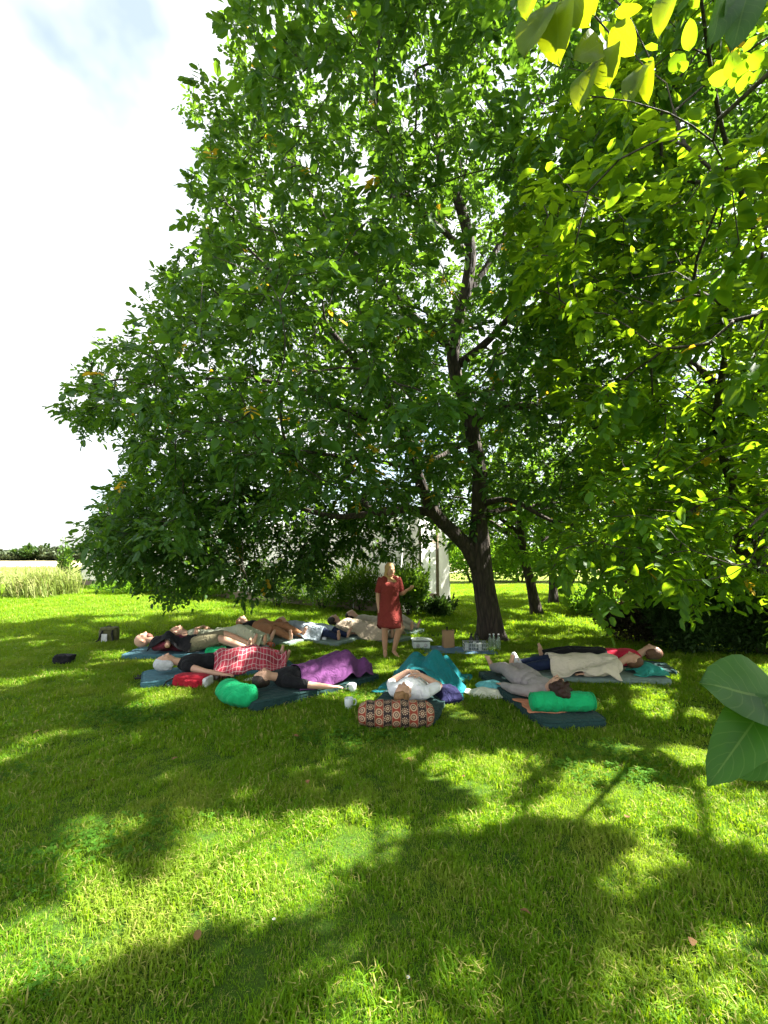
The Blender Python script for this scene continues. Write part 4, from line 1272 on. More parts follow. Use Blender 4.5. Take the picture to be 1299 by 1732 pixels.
# ------------------------------------------------------------------ people
def hand_prims(wrist, d, n, size=1.0, curl=.5, side=1):
    """palm, four fingers of unequal length and a thumb leaving the side of the palm; n = back of the hand"""
    wrist, d, n = np.array(wrist, float), unit(d), np.array(n, float)
    n = unit(n - d * (n @ d)); s = np.cross(n, d) * side
    out = []
    pc = wrist + d * .045 * size
    for k in (-1, 0, 1):
        out.append(('c', wrist + d * .01 + s * .012 * k * size, .017 * size, wrist + d * .08 * size + s * .022 * k * size, .0135 * size))
    for j, (o, ln) in enumerate(((-.030, .060), (-.010, .072), (.010, .076), (.029, .068))):
        b = wrist + d * .085 * size + s * o * size
        m = b + (d * .95 - n * .25 * curl) * ln * .55 * size + s * o * .12
        e = m + (d * .75 - n * .9 * curl) * ln * .5 * size
        out += [('c', b, .0098 * size, m, .0088 * size), ('c', m, .0088 * size, e, .0075 * size)]
    tb = wrist + d * .028 * size + s * .028 * size
    tm = tb + (s * .7 + d * .6 - n * .25) * .042 * size
    te = tm + (s * .2 + d * .9 - n * .35) * .032 * size
    out += [('c', tb, .0135 * size, tm, .0105 * size), ('c', tm, .0105 * size, te, .0085 * size)]
    return out

def infl(prims, k):
    out = []
    for p in prims:
        if p[0] == 'c': out.append(('c', p[1], p[2] + k, p[3], p[4] + k))
        else: out.append(('e', p[1], np.asarray(p[2]) + k) + tuple(p[3:]))
    return out

def to_mb(prims):
    mb = MB()
    for p in prims:
        if p[0] == 'c': mb.capsule(p[1], p[2], p[3], p[4])
        else: mb.ellipsoid(p[1], p[2], 18, 12, p[3] if len(p) > 3 else None)
    return mb

def rotx(a):
    c, s = math.cos(a), math.sin(a); return np.array([[1, 0, 0], [0, c, -s], [0, s, c]])
def roty(a):
    c, s = math.cos(a), math.sin(a); return np.array([[c, 0, s], [0, 1, 0], [-s, 0, c]])
def rotz(a):
    c, s = math.cos(a), math.sin(a); return np.array([[c, -s, 0], [s, c, 0], [0, 0, 1]])

def head_prims(c, F, s=1.0):
    """head about centre c; F maps head axes (x = crown, z = face, y = ear) to the body's axes"""
    def q(x, y, z): return c + F @ (np.array([x, y, z]) * s)
    pr = [('e', q(.018, 0, -.012), np.array([.108, .076, .094]) * s, F), ('e', q(-.045, 0, .028), np.array([.070, .058, .062]) * s, F), ('e', q(-.02, 0, .03), np.array([.07, .066, .062]) * s, F),
          ('e', q(-.088, 0, .050), np.array([.024, .028, .028]) * s, F),
          ('c', q(.018, 0, .082), .012 * s, q(-.022, 0, .106), .015 * s), ('e', q(-.026, 0, .092), np.array([.014, .021, .014]) * s, F),
          ('c', q(.032, -.034, .074), .014 * s, q(.032, .034, .074), .014 * s), ('c', q(-.06, -.018, .080), .010 * s, q(-.06, .018, .080), .010 * s)]
    for k in (-1, 1):
        pr += [('e', q(-.005, k * .078, -.008), np.array([.030, .011, .019]) * s, F), ('e', q(-.012, k * .040, .064), np.array([.026, .022, .020]) * s, F)]
    return pr, q

def face_parts(root, q, s, brow):
    def arc(pts, r, name, mat):
        mb = MB(); mb.tube([q(*p) for p in pts], r, 6)
        link(name, mb.mesh(name, True), mat, root)
    for k in (-1, 1):
        arc([(.030, k * .016, .090), (.036, k * .030, .088), (.032, k * .046, .077)], [.003 * s, .0042 * s, .002 * s], 'eyebrow', brow)
        arc([(.008, k * .018, .078), (.004, k * .030, .079), (.008, k * .042, .072)], [.002 * s, .0034 * s, .002 * s], 'closed_eyelid', M['brow'])
    arc([(-.055, -.020, .086), (-.058, -.008, .093), (-.060, 0, .094), (-.058, .008, .093), (-.055, .020, .086)], [.003 * s, .0055 * s, .006 * s, .0055 * s, .003 * s], 'lips', M['lips'])

def hair_mesh(name, q, F, s, style, seed=0):
    rng = np.random.default_rng(seed)
    mb = MB()
    pr = []
    if style == 'short':
        pr = [('e', q(.036, 0, -.026), np.array([.108, .086, .094]) * s, F), ('e', q(-.02, 0, -.05), np.array([.07, .078, .06]) * s, F)]
    elif style == 'bob':
        pr = [('e', q(.036, 0, -.024), np.array([.112, .090, .096]) * s, F)]
        for k in (-1, 1):
            pr += [('e', q(-.02, k * .072, -.012), np.array([.085, .026, .055]) * s, F), ('e', q(-.06, k * .078, -.02), np.array([.05, .022, .045]) * s, F)]
        pr += [('e', q(-.02, 0, -.075), np.array([.09, .085, .035]) * s, F)]
    elif style == 'bun':
        pr = [('e', q(.034, 0, -.026), np.array([.106, .085, .093]) * s, F), ('e', q(.13, 0, -.02), np.array([.048, .055, .050]) * s, F), ('e', q(.135, .03, .01), np.array([.03, .03, .03]) * s, F)]
    elif style == 'curly':
        pr = [('e', q(.045, 0, -.03), np.array([.120, .105, .105]) * s, F)]
        for _ in range(70):
            d = unit(rng.normal(0, 1, 3))
            if d[0] < -.25 or (d[2] > .45 and d[0] < .3): continue
            pr.append(('e', q(*(np.array([.045, 0, -.03]) + d * np.array([.118, .104, .104]))), np.array([.026, .026, .026]) * s * rng.uniform(.7, 1.3), F))
    elif style == 'long':
        pr = [('e', q(.034, 0, -.022), np.array([.108, .088, .096]) * s, F)]
        for k in (-1, 1):
            pr += [('c', q(.03, k * .075, -.02), .03 * s, q(-.16, k * .085, -.01), .028 * s), ('c', q(-.16, k * .085, -.01), .028 * s, q(-.30, k * .075, .05), .016 * s)]
        pr += [('c', q(0, 0, -.07), .055 * s, q(-.22, 0, -.085), .05 * s)]
    elif style == 'fan':
        pr = [('e', q(.036, 0, -.026), np.array([.108, .087, .095]) * s, F), ('e', q(.06, 0, -.075), np.array([.12, .12, .035]) * s, F)]
    return fused(name, to_mb(pr), .009, 3, .5)

def lying_person(label, head, feet, H=1.68, mat_h=.07, arms=('side', 'side'), knee=(0.0, 0.0), top=None, sleeve=1.0, bottom=None, leg=1.0, hair=None, style='short', hz=.0, turn=0.0, tilt=0.0, skin='skin', fine=True, foot_in=0.0, shoes=None, beard=None, spread=1.0, build=1.0):
    """someone on their back: local X runs from feet to head, Z up from the mat"""
    head, feet = np.array(head)[:2], np.array(feet)[:2]
    d = unit(head - feet); s = H / 1.70
    root_xy = (head + feet) / 2 + d * .05 * s * (1 - foot_in)
    ang = math.atan2(d[1], d[0])
    root = empty('person', (root_xy[0], root_xy[1], mat_h), ang, label, 'person')
    vox = .0095 if fine else .013
    b = build
    J = lambda x, y, z: np.array([x * s, y * s, z * s])
    torso = [('e', J(.40, 0, .118), np.array([.20, .165 * b, .112]) * s), ('e', J(.18, 0, .112), np.array([.19, .150 * b, .108 * b]) * s), ('e', J(0, 0, .112), np.array([.16, .175 * b, .112]) * s),
             ('c', J(.485, -.135, .115), .072 * s, J(.485, .135, .115), .072 * s), ('c', J(0, 0, .11), .105 * s, J(.40, 0, .11), .105 * s)]
    neck = [('c', J(.52, 0, .125), .060 * s, J(.66, 0, .118 + hz), .052 * s)]
    F = rotx(turn) @ roty(tilt)
    hc = J(.765, 0, .112 + hz)
    hp, q = head_prims(hc, F, s * 1.07)
    legs, shin, feetp, allj = [], [], [], []
    for k, kz in zip((-1, 1), knee):
        hip = J(-.03, k * .088, .105)
        reach = -.44 * math.cos(min(1.2, kz * 2.0))
        kn = J(-.03 + reach, k * (.10 + .03 * spread), .095 + kz)
        an = J(-.86 + foot_in, k * (.085 + .06 * spread), .062)
        legs.append(('c', hip, .098 * s * b, kn, .062 * s)); shin.append(('c', kn, .060 * s, kn + (an - kn) * .35, .060 * s)); shin.append(('c', kn + (an - kn) * .35, .060 * s, an, .037 * s))
        heel = an + J(-.035, 0, -.018); toe = an + J(-.080, k * .055 * spread, .125)
        feetp += [('c', heel, .034 * s, an + J(-.06, k * .02, .06), .036 * s), ('c', an + J(-.05, k * .02, .05), .034 * s, toe, .026 * s)]
        for j in range(5):
            feetp.append(('c', toe + J(0, (j - 2) * .017, .005), .011 * s, toe + J(.004, (j - 2) * .019, .026 - .004 * abs(j - 1)), .0095 * s))
        allj.append((hip, kn, an))
    upper, fore, hands = [], [], []
    for k, a in zip((-1, 1), arms):
        sh = J(.475, k * .175 * b, .105)
        if a == 'side': el, wr, hd, hn = J(.22, k * .30, .07), J(-.01, k * .33, .05), (-1, k * .1, 0), (0, 0, 1)
        elif a == 'out': el, wr, hd, hn = J(.27, k * .36, .06), J(.05, k * .50, .03), (-1, k * .5, -.05), (0, 0, 1)
        elif a == 'belly': el, wr, hd, hn = J(.22, k * .29, .12), J(.15, k * .10, .245), (-.25, -k * 1, .02), (0, 0, 1)
        elif a == 'chest': el, wr, hd, hn = J(.26, k * .30, .14), J(.34, k * .11, .262), (.15, -k * 1, .0), (0, 0, 1)
        elif a == 'up': el, wr, hd, hn = J(.30, k * .29, .18), J(.42, k * .16, .31), (.4, -k * .6, .3), (0, .2, 1)
        else: el, wr, hd, hn = a
        upper.append(('c', sh, .055 * s * b, el, .043 * s)); fore += [('c', el, .042 * s, el + (wr - el) * .4, .040 * s), ('c', el + (wr - el) * .4, .040 * s, wr, .027 * s)]
        hands += hand_prims(wr, np.array(hd, float), hn, s, .45, k)
    body = torso + neck + hp + legs + shin + feetp + upper + fore + hands
    bo = link('body', fused('body', to_mb(body), vox, 3, .45 if fine else .35), M[skin], root)
    if fine: face_parts(bo, q, s, M[hair] if hair else M['brow'])
    if hair: link('hair', hair_mesh('hair', q, F, s, style, int(H * 100)), M[hair], root)
    if beard:
        pr = [('e', q(-.075, 0, .055), np.array([.040, .055, .045]) * s, F), ('e', q(-.10, 0, .05), np.array([.035, .038, .035]) * s, F)]
        link('beard', fused('beard', to_mb(pr), .009, 3, .5), M[beard], root)
    if top:
        pr = infl(torso, .015)
        for u_ in upper:
            e = u_[1] + (u_[3] - u_[1]) * min(1, sleeve * 1.6)
            pr += infl([('c', u_[1], u_[2], e, u_[4])], .017)
        if sleeve > .62:
            pr += infl(fore, .014)
        link('top', fused('top', to_mb(pr), vox + .002, 3, .5), M[top], root)
    if bottom:
        pr = infl(torso[2:3], .020) + infl(legs, .020)
        if leg < .7:
            pr = infl(torso[2:3], .020) + [('c', p[1], p[2] + .022, p[1] + (p[3] - p[1]) * (leg * 1.7), p[4] + .030) for p in legs]
        else:
            pr += infl(shin, .018)
        link('trousers' if leg > .7 else 'shorts', fused('trousers', to_mb(pr), vox + .002, 3, .5), M[bottom], root)
    if shoes:
        for k in (-1, 1):
            link('shoe', fused('shoe', to_mb(infl([p for p in feetp if p[2] > .02 and p[1][1] * k > 0], .012)), vox, 3, .5), M[shoes], root)
    return dict(root=root, xy=root_xy, ang=ang, mat_h=mat_h, s=s, torso=torso, legs=legs + shin + [p for p in feetp if p[2] > .02 * s], arms=upper + fore, hands=hands, head=hp)

def world_xy(p, x, y):
    c, s_ = math.cos(p['ang']), math.sin(p['ang'])
    return np.array([p['xy'][0] + c * x - s_ * y, p['xy'][1] + s_ * x + c * y])

def mat_for(p, label, mat, L=1.95, Wd=.70, dx=-.02, dy=0, group=None):
    c = world_xy(p, dx, dy)
    return mat_thing(label, c, p['ang'], (L, Wd), M[mat], group, p['mat_h'])

def blanket_on(p, label, mat, x0, x1, hw, seed=0, over='legs', cat='blanket', mat_half=.34, **kw):
    pr = []
    if over in ('legs', 'all'): pr += p['legs'] + p['torso'][2:3]
    if over in ('all', 'torso'): pr += p['torso']
    if over == 'all': pr += p['arms'] + p['hands']
    if over == 'body': pr += p['torso'] + p['legs']
    pr = infl(pr, .02)
    me = drape_mesh('blanket', pr, x0, x1, hw, mat_half, p['mat_h'], seed, **kw)
    return cloth_object('blanket', me, M[mat], label, cat, (p['xy'][0], p['xy'][1], p['mat_h']), p['ang'])

# white shirt, teal blanket
pA = lying_person('person in a white shirt resting with one hand on the chest', G(677, 1182, .22), G(733, 1131, .1), 1.68, .08, ('belly', 'chest'), (.16, .20), 'white_cotton', .5, 'navy', 1.0, 'light_brown_hair', 'bun', .05, tilt=-.25, foot_in=.12)
mat_for(pA, 'dark green foam mat under the person in the white shirt', 'mat_green', 1.95, .74, -.05)
blanket_on(pA, 'teal blanket tented over the legs of the person in the white shirt', 'teal', .12, -1.0, .52, 3, slope=.95, wr=.016)
c = world_xy(pA, 1.02, .0)
o = link('bolster_bag', bolster_mesh('bolster_bag', .76, .165, .125, wr=.045, seed=2, power=.3), M['bag_print'], None, (c[0], c[1], 0), (0, 0, 0))
tag(o, 'rust and black bolster bag printed with cream circles', 'bag')
c = G(757, 1196)
o = link('cushion', pillow_mesh('cushion', .27, .27, .20, 3), M['cushion_navy'], None, (c[0] + .02, c[1] + .14, 0), (0, 0, .3)); tag(o, 'small navy cushion beside the teal blanket', 'cushion')

# grey clothes, curly hair
pB = lying_person('person in grey clothes with dark curly hair on a green bolster', G(930, 1156, .3), G(858, 1137, .12), 1.60, .09, ('side', 'side'), (.05, .03), 'grey_lilac', .9, 'grey_lilac', .9, 'curly_hair', 'curly', .13, tilt=-.15, turn=-.15)
mat_for(pB, 'dark green foam mat under the curly haired person', 'mat_green', 1.95, .70, .10)
c = world_xy(pB, .80, 0)
o = link('bolster', bolster_mesh('bolster', .66, .115, .10, wr=.022, seed=5, power=.22), M['cushion_green'], None, (c[0], c[1], .088), (0, 0, .02)); tag(o, 'long bright green bolster under dark curly hair', 'bolster')
for k in (-1, 1):
    a_ = np.linspace(0, 2 * np.pi, 25)
    mb = MB(); mb.tube(np.stack([np.full(25, k * .315), np.cos(a_) * .098, .10 + np.sin(a_) * .086], 1), .006, 5, cap=False); link('end_piping', mb.mesh('end_piping', True), M['cushion_green'], o)
pr = [('e', np.array([0, 0, 0]), np.array([.1, .1, .05]))]
c = world_xy(pB, .62, -.02)
cloth_object('printed_cloth', drape_mesh('printed_cloth', [], -.22, .22, .33, .9, 0, 8, wr=.006, lift=.008), M['orange_print'], 'orange printed cloth spread under the green bolster', 'cloth', (c[0], c[1], .09), pB['ang'])
c = G(838, 1176)
o = link('cushion', pillow_mesh('cushion', .34, .26, .13, 5), M['aqua'], None, (c[0] - .02, c[1] + .14, 0), (0, 0, .15)); tag(o, 'pale aqua cushion beside the grey clothed person', 'cushion')
heap = [('e', np.array([-.05, .02, 0]), np.array([.12, .10, .07])), ('e', np.array([.08, -.03, 0]), np.array([.12, .09, .06]))]
c = G(822, 1176)
cloth_object('crumpled_cloth', drape_mesh('crumpled_cloth', heap, -.25, .25, .19, .9, 0, 6, wr=.018, lift=.012, slope=.9), M['cream_cloth'], 'crumpled cream cloth lying on the grass by the aqua cushion', 'cloth', (c[0], c[1] + .02, 0), .2)

# purple blanket, black shirt
pC = lying_person('person in a black shirt under a purple blanket', G(466, 1150, .2), G(598, 1137, .1), 1.58, .10, ('side', 'out'), (.12, .18), 'black', .45, 'black', 1.0, 'dark_hair', 'short', .05, turn=.25, tilt=-.1, foot_in=.24)
mat_for(pC, 'dark green foam mat under the purple blanket', 'mat_green', 1.8, .70, .08)
blanket_on(pC, 'purple blanket over the person in the black shirt', 'purple', .28, -.80, .34, 5, 'body', slope=1.1, wr=.013, skew=.08)
c = world_xy(pC, .98, -.05)
o = link('cushion', bolster_mesh('cushion', .62, .15, .125, bend=.75, wr=.03, seed=8, power=.5), M['cushion_green'], None, (c[0], c[1], 0), (0, 0, pC['ang'] + math.pi / 2 + .2)); tag(o, 'curved bright green cushion at the head of the person in black', 'cushion')

# plaid blanket, grey hair
pD = lying_person('grey haired person in a black vest under a red plaid blanket', G(288, 1124, .2), G(468, 1118, .1), 1.66, .08, ('side', 'out'), (.06, .09), 'black', .12, 'black', 1.0, 'grey_hair', 'bob', .05, tilt=-.1, turn=.05, skin='skin')
mat_for(pD, 'dusty blue foam mat under the plaid blanket', 'mat_blue', 2.0, .70, .02)
blanket_on(pD, 'red and cream plaid blanket over the grey haired person', 'plaid', .16, -.86, .38, 11, wr=.03, slope=1.3)

# bald bearded man
pE = lying_person('bald bearded man in a maroon shirt and khaki shorts', G(238, 1088, .2), G(424, 1097, .1), 1.84, .08, ('belly', 'chest'), (.12, .10), 'maroon', .5, 'khaki', .5, None, 'short', .05, tilt=-.05, turn=.1, beard='beard', build=1.08)
mat_for(pE, 'dusty blue foam mat under the bald man', 'mat_blue', 2.05, .70, .0)
jp = infl(pE['torso'] + pE['arms'], .03)
me = drape_mesh('jacket', jp, .52, .02, .22, .34, .08, 21, wr=.02, slope=1.6)
me.transform(Matrix.Translation((0, .33, 0)))
heap = [('e', np.array([.30, .38, .0]), np.array([.24, .13, .16])), ('e', np.array([.08, .40, 0]), np.array([.18, .10, .10]))]
X = drape_mesh('jacket', heap + jp, .58, -.08, .34, .9, .08, 21, wr=.016, slope=1.7)
bpy.data.meshes.remove(me)
vv = np.zeros(len(X.vertices) * 3, np.float32); X.vertices.foreach_get('co', vv); vv = vv.reshape(-1, 3)
# keep the half of the jacket that lies over the near arm
import bmesh
bm = bmesh.new(); bm.from_mesh(X); bm.verts.ensure_lookup_table()
bmesh.ops.delete(bm, geom=[v for v in bm.verts if v.co.y < .10 + .04 * math.sin(v.co.x * 14)], context='VERTS')
bm.to_mesh(X); bm.free()
cloth_object('jacket', X, M['black'], 'black jacket heaped against the side of the bald man', 'jacket', (pE['xy'][0], pE['xy'][1], .08), pE['ang'])

# sage clothes behind him
pS = lying_person('person in pale sage clothes lying behind the bald man', G(297, 1070, .25), G(452, 1088, .1), 1.78, .08, ('chest', 'chest'), (.10, .16), 'sage', .5, 'sage', 1.0, 'light_brown_hair', 'short', .06, turn=.3, tilt=-.1)
mat_for(pS, 'grey green foam mat under the person in sage clothes', 'mat_grey', 1.95, .68)
blanket_on(pS, 'pale sage blanket over the legs behind the bald man', 'sage', .05, -.92, .38, 31, slope=1.2)

# the row farther back
pH = lying_person('person in rust coloured trousers and a black top on the lawn', G(402, 1055, .2), G(508, 1080, .1), 1.72, .07, ('belly', 'side'), (.08, .05), 'black', .5, 'rust', 1.0, 'ginger_hair', 'short', .08, fine=False, turn=.3)
mat_for(pH, 'grey green foam mat under the rust coloured trousers', 'mat_grey', 1.95, .66)
blanket_on(pH, 'rust coloured shawl over the person in the black top', 'rust', .20, -.45, .36, 41, 'all', cat='shawl')
pI = lying_person('ginger haired person under a blue grey blanket', G(487, 1055, .25), G(564, 1077, .1), 1.66, .07, ('side', 'side'), (.04, .05), 'blue_grey', .9, 'navy', 1.0, 'ginger_hair', 'bob', .10, fine=False, turn=.4)
mat_for(pI, 'grey green foam mat under the blue grey blanket', 'mat_grey', 1.95, .66)
blanket_on(pI, 'blue grey blanket over the ginger haired person', 'blue_grey', .42, -.55, .36, 43, 'all')
pJ = lying_person('dark haired person wrapped in a beige blanket', G(575, 1054, .22), G(655, 1074, .1), 1.66, .07, ('side', 'side'), (.04, .05), 'beige', .9, 'beige', 1.0, 'dark_hair', 'bob', .10, fine=False, turn=.4)
mat_for(pJ, 'pale grey foam mat under the beige blanket', 'mat_grey', 2.05, .66)
blanket_on(pJ, 'beige blanket over the dark haired person', 'beige', .44, -.9, .38, 45, 'all', wr=.02)
pK = lying_person('person in stone coloured clothes in the hindmost place of the row', G(603, 1045, .22), G(688, 1062, .1), 1.68, .07, ('side', 'side'), (.16, .05), 'stone', .9, 'stone', 1.0, 'dark_hair', 'short', .10, fine=False, turn=.2)
mat_for(pK, 'pale grey foam mat under the stone coloured clothes', 'mat_grey', 1.95, .66)

# the pair by the shrubs
pF = lying_person('person in navy trousers under a cream blanket by the shrubs', G(1058, 1123, .2), G(893, 1128, .12), 1.56, .08, ('side', 'side'), (.03, .03), 'cream', .9, 'navy', 1.0, 'brown_hair', 'short', .08, tilt=-.1, turn=-.2, shoes='trim_white')
mat_for(pF, 'long grey green foam mat under the cream blanket', 'mat_grey', 1.95, .62, .10)
blanket_on(pF, 'cream blanket over the person in navy trousers', 'cream', .46, -.42, .36, 51, 'all', wr=.018)
c = world_xy(pF, .86, 0)
heap = [('e', np.array([0, 0, 0]), np.array([.16, .15, .13])), ('e', np.array([.10, -.05, 0]), np.array([.12, .10, .10]))]
cloth_object('bundled_shawl', drape_mesh('bundled_shawl', heap, -.2, .24, .21, .9, .0, 52, wr=.022, lift=.012, slope=1.1), M['emerald'], 'emerald shawl bundled as a pillow beyond the cream blanket', 'shawl', (c[0], c[1], .078), pF['ang'])
pG = lying_person('person in a red top and black trousers by the shrubs', G(1070, 1106, .22), G(950, 1112, .1), 1.58, .07, ('side', 'side'), (.05, .03), 'red_top', .9, 'black', 1.0, 'brown_hair', 'bob', .10, turn=-.3, tilt=-.1)
mat_for(pG, 'dark foam mat under the red top', 'mat_green', 1.95, .62)

# ------------------------------------------------------------------ the standing woman
def standing_woman():
    b = G(659, 1110)
    s = 1.53 / 1.60
    root = empty('person', (b[0], b[1], 0), math.radians(8), 'woman standing barefoot in a short sleeved rust red dress', 'person')
    J = lambda x, y, z: np.array([x, y, z]) * s
    torso = [('e', J(0, .01, 1.22), np.array([.155, .10, .17]) * s), ('e', J(-.03, -.05, 1.22), np.array([.10, .08, .075]) * s), ('e', J(.06, -.05, 1.22), np.array([.095, .08, .075]) * s), ('e', J(0, 0, 1.02), np.array([.135, .105, .17]) * s), ('e', J(0, .01, .86), np.array([.17, .125, .14]) * s), ('c', J(-.125, .01, 1.335), .056 * s, J(.125, .01, 1.335), .056 * s)]
    neck = [('c', J(0, .01, 1.34), .056 * s, J(.005, -.005, 1.44), .048 * s)]
    # head: x axis = crown (up), z axis = face (towards the viewer's right), y = ear
    fz = unit(np.array([.45, -.86, -.22])); fx = unit(np.array([.05, -.12, 1.0]) - fz * (np.array([.05, -.12, 1.0]) @ fz)); fy = np.cross(fz, fx)
    F = np.stack([fx, fy, fz], 1)
    hp, q = head_prims(J(.005, -.015, 1.495), F, s)
    legs = [('c', J(-.085, .0, .84), .094 * s, J(-.085, -.02, .46), .060 * s), ('c', J(-.085, -.02, .46), .058 * s, J(-.082, .02, .30), .056 * s), ('c', J(-.082, .02, .30), .056 * s, J(-.078, .02, .075), .035 * s),
            ('c', J(.085, .0, .84), .094 * s, J(.14, -.17, .50), .060 * s), ('c', J(.14, -.17, .50), .058 * s, J(.115, -.10, .34), .056 * s), ('c', J(.115, -.10, .34), .056 * s, J(.075, -.03, .12), .035 * s)]
    feet = [('c', J(-.078, .045, .035), .034 * s, J(-.085, -.10, .035), .032 * s), ('c', J(-.085, -.10, .032), .032 * s, J(-.088, -.15, .022), .025 * s), ('c', J(-.078, .02, .08), .036 * s, J(-.082, -.05, .05), .034 * s),
            ('c', J(.070, .0, .085), .034 * s, J(.105, -.12, .04), .030 * s), ('c', J(.105, -.12, .04), .030 * s, J(.118, -.17, .025), .024 * s)]
    for fx_, fy_ in ((-.088, -.155), (.12, -.175)):
        for j in range(5):
            feet.append(('c', J(fx_ + (j - 2) * .016, fy_ + .01, .02), .012 * s, J(fx_ + (j - 2) * .018, fy_ - .018 + .004 * abs(j - 2), .016), .010 * s))
    upper = [('c', J(-.165, .01, 1.315), .053 * s, J(-.205, .02, 1.06), .042 * s), ('c', J(.165, .01, 1.315), .053 * s, J(.215, .0, 1.08), .042 * s)]
    fore = [('c', J(-.205, .02, 1.06), .041 * s, J(-.205, .0, .95), .038 * s), ('c', J(-.205, .0, .95), .038 * s, J(-.19, -.04, .80), .026 * s), ('c', J(.215, .0, 1.08), .041 * s, J(.235, -.09, 1.10), .038 * s), ('c', J(.235, -.09, 1.10), .038 * s, J(.27, -.20, 1.15), .026 * s)]
    hands = hand_prims(J(-.19, -.04, .79), np.array([.05, -.15, -1]), np.array([-1, -.2, 0]), s, .6, 1) + hand_prims(J(.272, -.205, 1.155), np.array([.5, -.7, .35]), np.array([-.1, -.5, -1]), s, .8, -1)
    bo = link('body', fused('body', to_mb(torso + neck + hp + legs + feet + upper + fore + hands), .009, 3, .5), M['skin_tan'], root)
    face_parts(bo, q, s, M['light_brown_hair'])
    pr = [('e', q(.032, 0, -.022), np.array([.104, .086, .094]) * s, F)]
    for k in (-1, 1):
        a0, a1 = q(.03, k * .066, -.005), q(-.10, k * .078, -.012)
        a2 = J(k * .085, -.075 if k > 0 else -.03, 1.30); a3 = J(k * .075, -.115 if k > 0 else -.06, 1.19)
        pr += [('c', a0, .030 * s, a1, .030 * s), ('c', a1, .030 * s, a2, .030 * s), ('c', a2, .030 * s, a3, .016 * s)]
    pr += [('c', q(0, 0, -.065), .06 * s, J(0, .09, 1.30), .06 * s), ('c', J(0, .09, 1.30), .06 * s, J(0, .10, 1.18), .035 * s)]
    link('hair', fused('hair', to_mb(pr), .009, 2, .6), M['blond_hair'], root)
    # dress: rings from the neckline to a dipped hem
    k = 56
    th = np.linspace(0, 2 * np.pi, k, endpoint=False)      # 0 = her left (image right), -90 deg = front
    cx, sy = np.cos(th), np.sin(th)
    front = np.maximum(0, -sy) ** 6
    spec = [(1.395, .075, .066, .0), (1.385, .115, .078, .0), (1.345, .165, .098, .0), (1.28, .178, .118, -.005), (1.21, .178, .142, -.012), (1.12, .165, .132, -.006), (1.03, .160, .128, -.004), (.94, .178, .140, .0), (.86, .196, .152, .0), (.76, .206, .165, -.01), (.66, .212, .176, -.02), (.57, .216, .186, -.03), (.50, .220, .190, -.035)]
    R = []
    for i, (z, rx, ry, yc) in enumerate(spec):
        fold = (1 + (.03 * np.sin(5 * th + 1.2) + .025 * np.sin(9 * th + .4)) * max(0, (1.0 - z)) * 1.4 + .012 * np.sin(4 * th + z * 20))
        zz = np.full(k, z)
        if i == 0: zz = zz - .25 * front
        if i == 1: zz = zz - .21 * front
        if i == 2: zz = zz - .13 * front
        if i == len(spec) - 1: zz = zz + .02 * np.maximum(0, -sy) - .07 * np.maximum(0, sy) + .05 * np.abs(cx) ** 6
        kneep = np.exp(-((th - (2 * np.pi - 1.15)) ** 2) / .25) * max(0, .85 - z) * .16
        R.append(np.stack([cx * (rx * fold + kneep), yc + sy * (ry * fold + kneep) , zz], 1) * s)
    mb = MB(); mb.rings(R, cap=False)
    me = mb.mesh('dress', True)
    o = link('dress', me, M['red_dress'], root)
    sf = o.modifiers.new('thickness', 'SOLIDIFY'); sf.thickness = .006; sf.offset = -1
    for sg, u_ in zip((-1, 1), upper):
        a, e = np.array(u_[1]), np.array(u_[3])
        pts = [a + (e - a) * t + np.array([-sg * .02, 0, 0]) * (1 - t) for t in (-.18, .05, .3, .55, .85)]
        mb = MB(); mb.tube(pts, [.060, .072, .070, .068, .068], 18, cap=False)
        so = link('sleeve', mb.mesh('sleeve', True), M['red_dress'], root)
        sf = so.modifiers.new('thickness', 'SOLIDIFY'); sf.thickness = .006
standing_woman()

# ------------------------------------------------------------------ small things
def mug(px, py, label, mat, rz=0, sc=1.0, group=None):
    b = G(px, py)
    root = empty('mug', b, rz, label, 'mug', group)
    mb = MB(); mb.lathe([(.0, .003), (.036, .0), (.040, .004), (.042, .05), (.0425, .098), (.0405, .100), (.039, .096), (.037, .012), (.0, .009)], k=24, cap=False)
    link('cup', mb.mesh('cup', True), mat, root)
    mb = MB(); mb.tube([(.040, 0, .080), (.060, 0, .084), (.073, 0, .066), (.072, 0, .042), (.058, 0, .024), (.040, 0, .026)], .0065, 8)
    link('handle', mb.mesh('handle', True), mat, root)
    root.scale = (sc, sc, sc)
    return root
mug(596, 1172, 'white mug beside the mat of the purple blanket', M['ceramic'], math.pi - .3, 1.15)
mug(590, 1198, 'white mug on open grass near the printed bag', M['ceramic'], .3, 1.15)
mug(366, 1156, 'dark brown mug beside the red rucksack', M['ceramic_dark'], .4, 1.1)
mug(548, 1088, 'white mug by the blue grey blanket', M['ceramic'], 2.5, 1.15)
mug(456, 1098, 'terracotta mug near the sage blanket', M['ceramic_red'], .5, 1.2)

